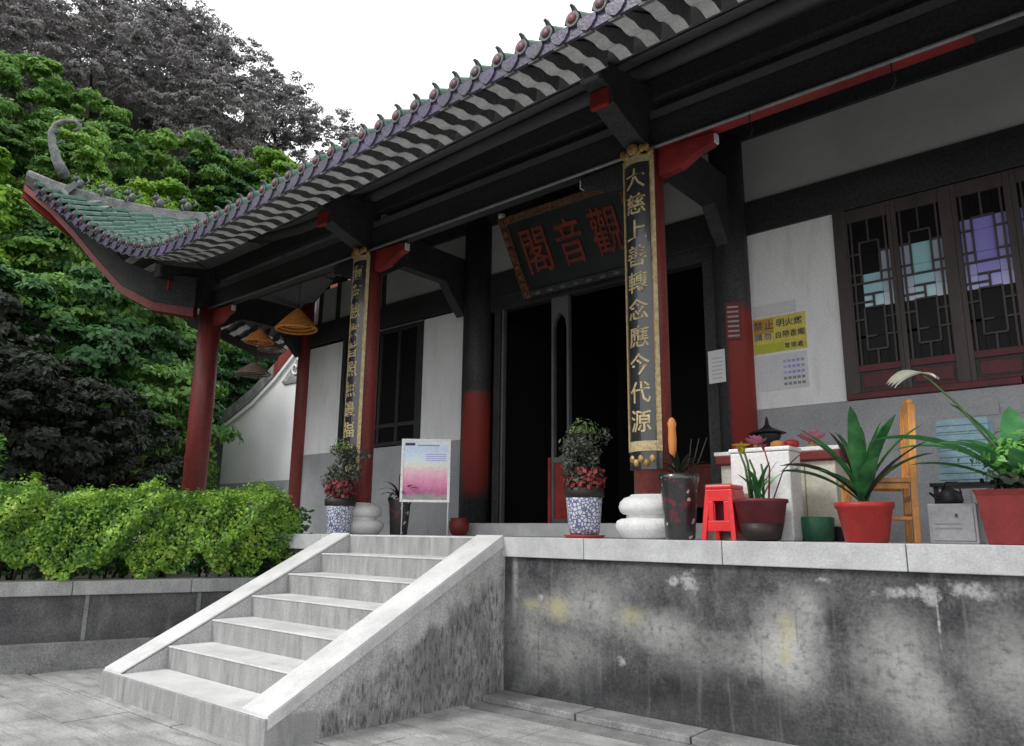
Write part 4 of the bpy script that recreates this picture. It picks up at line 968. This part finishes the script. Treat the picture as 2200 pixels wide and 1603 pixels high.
# wooden chair
t = thing('wooden_chair', 'orange varnished wooden chair with a tall back behind the red pot', 'chair', (3.13, .62, H), R(22))
MB().box(-.25, .20, -.20, .20, .425, .455).build('seat', 'wood', t, bevel=.006)
for (x, y) in ((-.24, -.19), (-.24, .155)): MB().box(x, x + .035, y, y + .035, 0, .424).build('leg', 'wood', t, bevel=.004)
for y in (-.19, .155):
    MB().prism([(.18, 0), (.225, 0), (.235, .45), (.27, .98), (.22, .99), (.19, .45)], y, y + .035, 'Y').build('back_post', 'wood', t, bevel=.004)
MB().prism([(-.17, .90), (-.19, .99), (-.10, 1.04), (.0, 1.055), (.10, 1.04), (.19, .99), (.17, .90), (.0, .93)], .225, .262, 'X').build('crest_rail', 'wood', t, bevel=.006)
for y in (-.09, 0, .09): MB().box(.215, .235, y - .015, y + .015, .50, .93).build('back_slat', 'wood', t, bevel=.003)
for z in (.18, .30): MB().box(.19, .215, -.155, .155, z, z + .03).build('stretcher', 'wood', t, bevel=.003)
for y in (-.18, .165): MB().box(-.205, .18, y, y + .02, .38, .42).build('seat_rail', 'wood', t, bevel=.003); MB().box(-.205, .185, y, y + .02, .16, .185).build('stretcher', 'wood', t, bevel=.003)

# red pot with strap-leaved plant
t = thing('strap_leaf_plant', 'broad strap leaved green plant in a round red pot before the chair', 'potted plant', (3.13, .24, H))
potlathe([(.13, 0), (.14, .01), (.18, .23), (.195, .24), (.195, .275), (.175, .275), (.17, .22)], 'redpot', t); potlathe([(.17, .22), (.165, .25)], 'earth', t, 'soil')
random.seed(21)
for k, (azd, ln, ri, drp) in enumerate([(200, .72, .95, 1.5), (185, .66, .75, 1.1), (170, .62, 1.15, .9), (215, .58, 1.2, 1.0), (150, .55, 1.3, .8), (250, .50, 1.35, .7), (280, .58, 1.25, .6), (320, .62, 1.15, .8), (345, .66, .95, .9),
                                         (10, .64, 1.2, 1.0), (30, .70, 1.0, 1.2), (60, .56, 1.35, .7), (100, .60, 1.3, .6), (225, .45, 1.05, 1.3), (300, .48, 1.0, 1.2), (0, .50, 1.4, .5), (190, .52, 1.4, .5)]):
    blade((0, 0, .25), R(azd), ln * (1.18 if ri > 1.1 else 1.0) * random.uniform(.88, 1.1), random.uniform(.085, .125), min(ri + .08, 1.5), drp * .8, 10, .35, twist=random.uniform(-.5, .5)).build('leaf', 'leafd' if k % 4 else 'leafmix', t)

# grey box, jar, stacked teal crates
t = thing('grey_box', 'small grey metal cabinet on the floor between chair and corner pot', 'cabinet', (3.62, .62, H))
MB().box(-.15, .15, -.12, .12, 0, .27).build('body', 'greybox', t, bevel=.008); MB().box(-.13, .13, -.128, -.121, .02, .25).build('door', 'greybox', t, bevel=.003); MB().box(.02, .035, -.14, -.129, .18, .20).build('knob', 'ink', t)
MB().box(-.11, .05, -.132, -.129, .10, .108).build('vent_slot', 'inkgrey', t); MB().box(-.11, .05, -.132, -.129, .13, .138).build('vent_slot', 'inkgrey', t)
t = thing('black_kettle', 'squat black kettle on top of the grey cabinet', 'kettle', (3.60, .62, H + .272))
potlathe([(.07, 0), (.08, .02), (.07, .08), (.03, .10), (.012, .12)], 'darkmetal', t, 'body'); MB().tube([(-.07, 0, .03), (-.13, 0, .08)], [.016, .009], 6).build('spout', 'darkmetal', t); MB().tube([(-.05, 0, .09), (-.02, 0, .15), (.05, 0, .15), (.07, 0, .07)], .007, 6).build('handle', 'darkmetal', t)
for i in range(4):
    o = MB().box(-.17, .17, -.13, .13, 0, .12)
    for k in range(2): o.box(-.175, .175, -.137, -.13, .02 + k * .05, .05 + k * .05)
    o = o.build('teal_crate', 'teal', bevel=.006); o.location = (3.62 + .01 * (i % 2), 1.25, H + .45 + i * .1215)
    tag(o, 'pale teal plastic crate, ' + ('lowest of the stack on the side table', 'second from the bottom of the teal stack', 'third from the bottom of the teal stack', 'topmost of the teal stack by the wall')[i], 'crate', 'pale teal crates stacked against the wall')
t = thing('side_table', 'low dark side table under the stack of pale teal crates', 'table', (3.62, 1.25, H))
MB().box(-.24, .24, -.18, .18, .42, .449).build('tabletop', 'darkmetal', t, bevel=.004)
for sx in (-.22, .19):
    for sy in (-.16, .13): MB().box(sx, sx + .03, sy, sy + .03, 0, .419).build('leg', 'darkmetal', t)

# big corner pot with broad leaves and white flower
t = thing('broad_leaf_plant', 'broad leaved plant with one white flower in a large square red pot', 'potted plant', (4.06, .34, H))
MB().add([(a * e, b_ * e, z) for z, e in ((0, .19), (.30, .225), (.34, .24)) for a, b_ in ((-1, -1), (1, -1), (1, 1), (-1, 1))], [(0, 3, 2, 1)] + [(j * 4 + i, j * 4 + (i + 1) % 4, j * 4 + 4 + (i + 1) % 4, j * 4 + 4 + i) for j in range(2) for i in range(4)]).build('pot', 'dullred', t, bevel=.008)
MB().box(-.215, .215, -.215, .215, .26, .31).build('soil', 'earth', t)
for k, (azd, ln, wd, ri, drp) in enumerate([(190, .78, .13, 1.05, 1.4), (205, .92, .10, .95, 1.2), (165, .70, .16, 1.35, .7), (150, .55, .15, 1.3, 1.2), (230, .62, .14, 1.1, 1.3), (100, .62, .17, 1.4, .6), (20, .6, .17, 1.2, 1.0), (60, .6, .15, 1.3, .8), (330, .55, .16, 1.0, 1.2), (280, .5, .13, 1.1, 1.4), (182, .62, .09, .75, .9)]):
    blade((0, 0, .30), R(azd), ln + .08, wd, ri, drp, 10, .3, twist=random.uniform(-.4, .4)).build('leaf', 'leafbig', t)
n = 520; D = np.random.normal(0, 1, (n, 3)); leaf_mesh('light_foliage', np.array([.05, -.06, .56]) + D * [.12, .08, .055], D + [0, 0, .6], .07, 'leaflight', .5, parent=t)
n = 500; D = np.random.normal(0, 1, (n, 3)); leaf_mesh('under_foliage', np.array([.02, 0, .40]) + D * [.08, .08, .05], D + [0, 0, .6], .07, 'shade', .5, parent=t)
MB().tube([(0, 0, .3), (-.12, 0, .62), (-.30, .0, .92), (-.46, 0, 1.12), (-.52, 0, 1.17)], [.010, .009, .008, .007, .007], 6).build('flower_stalk', 'stem', t)
for k in range(6): blade((-.50, 0, 1.165), R(160 + k * 9) , .25 - .012 * abs(k - 2), .10, .30 - .10 * k, .7, 6, .35).build('petal', 'petalwhite', t)
for k in range(3): blade((-.50, 0, 1.165), R(330 + k * 30) , .12, .05, -.2, .6, 6, .4).build('petal', 'petalwhite', t)

# ------------------------------------------------------------------ notices on the wall
nt_ = thing('yellow_notice', 'yellow notice with rows of dark characters on the white wall', 'notice', (1.77, Yw - .006, 3.40))
MB().box(-.29, .29, -.003, .003, 0, .40).build('sheet', 'yellowpaper', nt_)
MB().box(-.28, -.06, -.0055, -.0035, .22, .385).build('orange_block', 'orangeprint', nt_); MB().box(-.27, .05, -.0055, -.0035, .01, .10).build('lime_block', 'lime', nt_)
for r_, (z, tx, sz, x0, dx) in enumerate(((.315, '禁止', .10, -.23, .12), (.315, '明火燃', .09, .02, .095), (.185, '請勿', .08, -.23, .10), (.185, '自帶香燭', .075, -.01, .082), (.055, '管理處', .06, .08, .07))):
    for i, ch in enumerate(tx): glyph(ch, sz, 'character', 'inkblue' if r_ == 2 else 'ink', nt_, lambda a, b_, d, i=i, x0=x0, dx=dx, z=z: (a + x0 + i * dx, -.0058 - d, b_ + z), .001)
nf = thing('faint_notice', 'faint grey paper notice pasted below the yellow notice', 'notice', (1.83, Yw - .005, 2.98))
MB().box(-.30, .22, -.002, .002, .0, .39).build('sheet', 'papertint', nf)
random.seed(4)
for r_ in range(5):
    for i in range(5): MB().box(-.04 + i * .048, -.005 + i * .048, -.0035, -.0025, .04 + r_ * .062, .07 + r_ * .062).build('print_mark', 'inkgrey' if r_ < 2 else 'panelilac', nf)
o = MB().box(-.30, .17, -.003, .003, 0, .13).build('pale_banner', 'papertint'); o.location = (1.80, Yw - .006, 3.82); tag(o, 'pale tinted paper strip pasted just above the yellow notice', 'notice')
t = thing('white_notice', 'small white paper notice taped to the column right of the door', 'notice', (1.14, 2.225, 3.09), R(-6))
MB().box(-.105, .105, -.003, .003, 0, .37).build('sheet', 'paper', t)
for q in range(6): MB().box(-.06, .07, -.0045, -.0035, .05 + q * .045, .056 + q * .045).build('print_line', 'inkgrey', t)
t = thing('striped_notice', 'dark notice with pale printed rows on the column edge', 'notice', (1.36, 2.222, 3.55), R(24))
MB().box(-.08, .08, -.003, .003, 0, .42).build('sheet', 'dullred', t)
for q in range(7): MB().box(-.06, .06, -.0045, -.0035, .03 + q * .055, .05 + q * .055).build('print_line', 'greybox', t)

# ------------------------------------------------------------------ hedge
def hedge():
    n = 46000; t = np.random.uniform(-.02, 6.5, n); u = np.random.uniform(0, 1, n); side = np.random.uniform(0, 1, n)
    width = 1.3; base = .90
    th = 1.90 - .03 * t                                 # top height
    prof = np.clip((t + .35) / .5, .55, 1)
    th = base + (th - base) * prof
    front = side < .5; top = (side >= .5) & (side < .9)
    off = np.where(front, .16 + np.random.uniform(-.02, .14, n), np.where(top, .12 + u * width, .12 + width))
    z = np.where(front, base + (th - base) * u, np.where(top, th + np.random.uniform(-.12, .02, n), base + (th - base) * u))
    rnd = np.clip((z - base) / (th - base), 0, 1); off = off + np.where(front, .16 * np.clip(rnd - .75, 0, 1) * 4 * .5, 0)
    lump = .09 * np.sin(t * 5.1 + z * 3) + .08 * np.sin(t * 10.7 + z * 8.3 + 1) + .06 * np.sin(z * 14 + t * 17) + np.random.normal(0, .025, n)
    off = off + np.where(front, -lump - .04, 0); z = z + np.where(top, .5 * lump + .05 * np.sin(off * 9 + t * 4) , 0)
    z = z + np.where(np.random.uniform(0, 1, n) < .02, .08, 0) * top
    ragged = base + .10 + .10 * np.sin(t * 7.3) + .07 * np.sin(t * 17 + 2); z = np.where(front & (z < ragged), ragged + (z - base) * 1.2, z)
    x = -3.3 - .357 * t - off * .94; y = -t + off * .336
    N = np.stack([np.where(front, .9, 0), np.where(front, -.33, 0), np.where(front, .35, 1.)], 1)
    h = leaf_mesh('clipped_hedge', np.stack([x, y, z], 1), N.astype(float), .053, 'hedge', .55, .6); tag(h, 'bright green clipped hedge growing in the planter left of the stairs', 'hedge')
    # dark twigs and shaded inner mass
    b = MB()
    for i in range(70):
        tt = random.uniform(-.1, 6); o0 = random.uniform(.35, .9); bx, by = -3.3 - .357 * tt - o0 * .94, -tt + o0 * .336
        b.tube([(bx, by, .78), (bx + random.uniform(-.15, .2), by + random.uniform(-.15, .15), 1.25), (bx + random.uniform(-.2, .3), by + random.uniform(-.2, .2), 1.7)], [.018, .012, .004], 5)
    b.build('stem', 'trunk', h)
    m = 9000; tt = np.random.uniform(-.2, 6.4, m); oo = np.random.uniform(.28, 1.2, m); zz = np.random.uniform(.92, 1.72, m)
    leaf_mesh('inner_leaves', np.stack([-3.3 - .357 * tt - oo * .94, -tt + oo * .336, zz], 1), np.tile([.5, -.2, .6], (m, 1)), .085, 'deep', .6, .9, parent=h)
hedge()
def sprig(loc, hgt, nleaf, label, mt='broad', cat='shrub'):
    t = thing('garden_shrub', label, cat, loc)
    MB().tube([(0, 0, 0), (.02, 0, hgt * .5), (0, .03, hgt)], [.014, .010, .004], 6).build('stem', 'stem', t)
    f = np.random.uniform(.15, 1, nleaf); a = np.random.uniform(0, 6.28, nleaf); r = np.random.uniform(.03, .22, nleaf) * (1.15 - f * .8)
    leaf_mesh('leaves', np.stack([np.cos(a) * r, np.sin(a) * r, f * hgt], 1), np.stack([np.cos(a) * .4, np.sin(a) * .4, a * 0 + 1], 1), .10, mt, .35, .4, parent=t)
sprig((-6.1, -2.55, .8), 1.78, 260, 'tall single leafy shoot rising above the hedge at the far left')
sprig((-5.9, -2.9, .8), 1.35, 320, 'short leafy shoot beside the tall one above the hedge')
sprig((-6.4, -2.0, .8), 1.35, 360, 'bushy green shoot just behind the tall one at the far left', 'broad2')
def bush(loc, rad, n, mt, label, name='garden_bush', size=.07):
    t = thing(name, label, 'bush', loc)
    D = np.random.normal(0, 1, (n, 3)); D /= np.linalg.norm(D, axis=1)[:, None]; D[:, 2] = abs(D[:, 2])
    leaf_mesh('leaves', D * np.array(rad) * np.random.uniform(.6, 1.05, (n, 1)), D, size, mt, .5, .5, parent=t)
    MB().tube([(0, 0, -.05), (.02, 0, rad[2] * .7)], [.03, .01], 6).build('stem', 'trunk', t)
bush((-6.85, .0, 1.4), (.55, .4, .62), 1800, 'broad', 'rounded green bush at the foot of the corner column')
bush((-4.55, .32, 1.36), (.50, .25, .34), 1700, 'deep', 'dark green bush where the hedge meets the terrace')

# ------------------------------------------------------------------ hillside and trees
CXY = (4.76, -5.45)
AZ = [-140, -100, -79, -73.5, -67.4, -61.7, -58.6, -54.8, -45, -33, -10, 30]
TN = [.50, .56, .615, .66, .69, .655, .60, .55, .42, .30, .2, .2]
def hill(azd, D):
    crest = float(np.interp(azd, AZ, TN)) * 46 + 1.44 - 5.2
    D0 = float(np.interp(azd, [-70, -64], [17, 25])); f = (D - D0) / (46 - D0)
    if f <= 0: return .8
    return .8 + (crest - .8) * min(f, 1) + (-.35 * (D - 46) if D > 46 else 0)
azs = [-140 + i * 2.5 for i in range(69)]; Ds = [10.5, 14, 17] + [17 + i * 2.4 for i in range(1, 22)]
rowsH = []
for a in azs:
    r_ = []
    for i, D in enumerate(Ds):
        wob = 0 if i < 3 else .8 * math.sin(a * .35 + D) + .5 * math.sin(D * 1.7 + a * .11)
        if a > -67 and D < 30: wob = 0
        r_.append((CXY[0] + math.sin(R(a)) * D, CXY[1] + math.cos(R(a)) * D, (hill(a, D) if i > 1 else .55) + wob))
    rowsH.append(r_)
keep = [i for i, a in enumerate(azs) if a < -18]
MB().grid([rowsH[i] for i in keep]).build('hillside', 'hillsoil', kind='structure')

def crown(nm, R3, ncl, nleaf, size, mt, shape='broad', seed=0):
    rs = np.random.RandomState(seed); D = rs.normal(0, 1, (ncl, 3)); D /= np.linalg.norm(D, axis=1)[:, None]
    rad = rs.uniform(.35, 1., (ncl, 1)) ** .6
    cs = D * rad * np.array(R3)
    if shape == 'pine': cs[:, 2] = rs.uniform(-1, 1, ncl) * R3[2]; taper = (1.15 - (cs[:, 2] / R3[2] + 1) * .45); cs[:, 0] *= taper; cs[:, 1] *= taper
    cr = rs.uniform(.13, .30, ncl) * (46 / ncl) ** .33 * (R3[0] if shape != 'pine' else R3[0] * .75)
    idx = rs.randint(0, ncl, nleaf); E = rs.normal(0, 1, (nleaf, 3)); E /= np.linalg.norm(E, axis=1)[:, None]
    E[:, 2] = np.where(E[:, 2] < -.2, -E[:, 2] * .6, E[:, 2])
    fl = np.array([1, 1, .65 if shape != 'pine' else .35])
    Pn = cs[idx] + E * fl * (cr[idx] * rs.uniform(.6, 1.05, nleaf))[:, None]
    np.random.seed(seed + 1); return leaf_mesh(nm, Pn, E + D[idx] * .4 + [0, 0, .3], size, mt, .6, .45)
def trunk_mb(h, r, seed, limbs=5, spread=1.2):
    rr = random.Random(seed); b = MB(); top = (rr.uniform(-.3, .3), rr.uniform(-.3, .3), h)
    b.tube([(0, 0, -.6), (rr.uniform(-.1, .1), rr.uniform(-.1, .1), h * .35), (top[0] * .7, top[1] * .7, h * .7), top], [r * 1.3, r, r * .6, r * .2], 8)
    for k in range(limbs):
        a = k * 2.4 + rr.random(); z0 = h * rr.uniform(.35, .75); s = spread * rr.uniform(.7, 1.2)
        b.tube([(0, 0, z0), (math.cos(a) * s * .5, math.sin(a) * s * .5, z0 + .35 * s), (math.cos(a) * s, math.sin(a) * s, z0 + .9 * s)], [r * .45, r * .3, r * .08], 6)
    return b
protos = {}
def proto(kind, v):
    key = (kind, v)
    if key in protos: return protos[key]
    sd_ = v * 13 + hash(kind) % 1 + {'broad': 1, 'yellow': 2, 'deep': 3, 'pine': 4, 'shade': 5}[kind] * 100
    if kind == 'broad': c = crown('crown', (2.3, 2.3, 2.0), 46, 9000, .20, 'broad', seed=sd_); h = 4.0
    elif kind == 'yellow': c = crown('crown', (2.3, 2.3, 1.9), 42, 9000, .20, 'broad2', seed=sd_); h = 4.0
    elif kind == 'deep': c = crown('crown', (2.2, 2.2, 2.3), 46, 9000, .19, 'deep', seed=sd_); h = 4.0
    elif kind == 'shade': c = crown('crown', (2.0, 2.0, 2.6), 90, 9000, .17, 'shade', 'broad', seed=sd_); h = 4.0
    else: c = crown('crown', (2.5, 2.5, 3.0), 110, 9000, .17, 'pine', 'broad', seed=sd_); h = 5.0
    tk = trunk_mb(h, .13, sd_, 6, 1.5).build('trunk', 'trunk')
    protos[key] = (c, tk, h); return protos[key]
cnt = {}
def tree(kind, a, D, sc, v, label, zoff=0, group=None):
    c, tk, h = proto(kind, v)
    x, y = CXY[0] + math.sin(R(a)) * D, CXY[1] + math.cos(R(a)) * D
    t = thing('pine_tree' if kind == 'pine' else 'tree', label, 'tree', (x, y, hill(a, D) + zoff), random.uniform(0, 6.28), group)
    t.scale = (sc,) * 3
    for s, dz in ((c, h), (tk, 0)):
        k = s.copy(); COL.objects.link(k); k.parent = t; k.location = (0, 0, dz)
    return t
random.seed(11)
LG = {'broad': 'fresh green broadleaf tree among those clothing the lower hillside', 'yellow': 'yellow green broadleaf tree among those clothing the lower hillside',
      'deep': 'deep green tree among those clothing the lower hillside', 'pine': 'grey brown pine among those standing along the hill crest', 'shade': 'dark shaded tree among those behind the hedge and corner column'}
GR = {'broad': 'green trees on the hillside', 'yellow': 'yellow green trees on the hillside', 'deep': 'deep green trees on the hillside', 'pine': 'pines along the hill crest', 'shade': 'dark trees behind the hedge'}
for ring, D in enumerate([20, 22.5, 25, 27.5, 30, 33, 36.5, 40, 43.5, 47]):
    step = R(3.4) and math.degrees(3.1 / D)
    a = -88 + random.uniform(0, step)
    while a < -49:
        dd = D + random.uniform(-.9, .9); aa = a + random.uniform(-1, 1)
        lim = np.interp(aa, [-80, -70, -62, -56], [35, 32, 37, 42])
        if aa > -67 and dd < 26: a += step; continue
        if dd < lim:
            kind = 'yellow' if (random.random() < (.55 if (aa < -70 and 21 < dd < 27) else .15)) else ('deep' if random.random() < .22 else 'broad')
            sc = random.uniform(.70, 1.0)
        else:
            kind = 'pine' if dd > lim + 4 or random.random() < .9 else 'deep'; sc = random.uniform(.75, 1.12)
        tree(kind, aa, dd, sc, random.randint(0, 2), LG[kind], -.4, GR[kind])
        a += step
# trees between hedge and hill, the dark ones with shade in their leaf colour
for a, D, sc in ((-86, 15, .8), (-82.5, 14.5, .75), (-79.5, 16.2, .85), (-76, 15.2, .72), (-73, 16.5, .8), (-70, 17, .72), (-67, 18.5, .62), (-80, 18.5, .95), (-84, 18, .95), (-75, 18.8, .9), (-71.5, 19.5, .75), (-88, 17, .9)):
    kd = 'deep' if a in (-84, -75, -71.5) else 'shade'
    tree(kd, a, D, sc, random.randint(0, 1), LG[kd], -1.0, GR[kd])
for kd, a, D, sc in (('deep', -69.2, 20.5, .85), ('broad', -67.2, 22.5, .9), ('deep', -65.5, 24.5, .8), ('broad', -71.5, 22, .8), ('broad', -62, 31, 1.0), ('broad', -59.5, 33, 1.0), ('yellow', -60.6, 35.5, 1.05), ('broad', -57.5, 36, 1.1), ('deep', -63.5, 34, 1.0)):
    tree(kd, a, D, sc, random.randint(0, 2), LG[kd], -.3, GR[kd])
for k_, (c, tk, h) in protos.items(): bpy.data.objects.remove(c); bpy.data.objects.remove(tk)
bush((-11.2, 2.2, .8), (1.1, .8, 1.5), 3000, 'broad', 'green bush seen between the corner column and the white gable', size=.11)
bush((-14.7, 4.2, .8), (.9, .6, 4.2), 5000, 'broad', 'tall green bush against the left end of the white gable wall', size=.12)
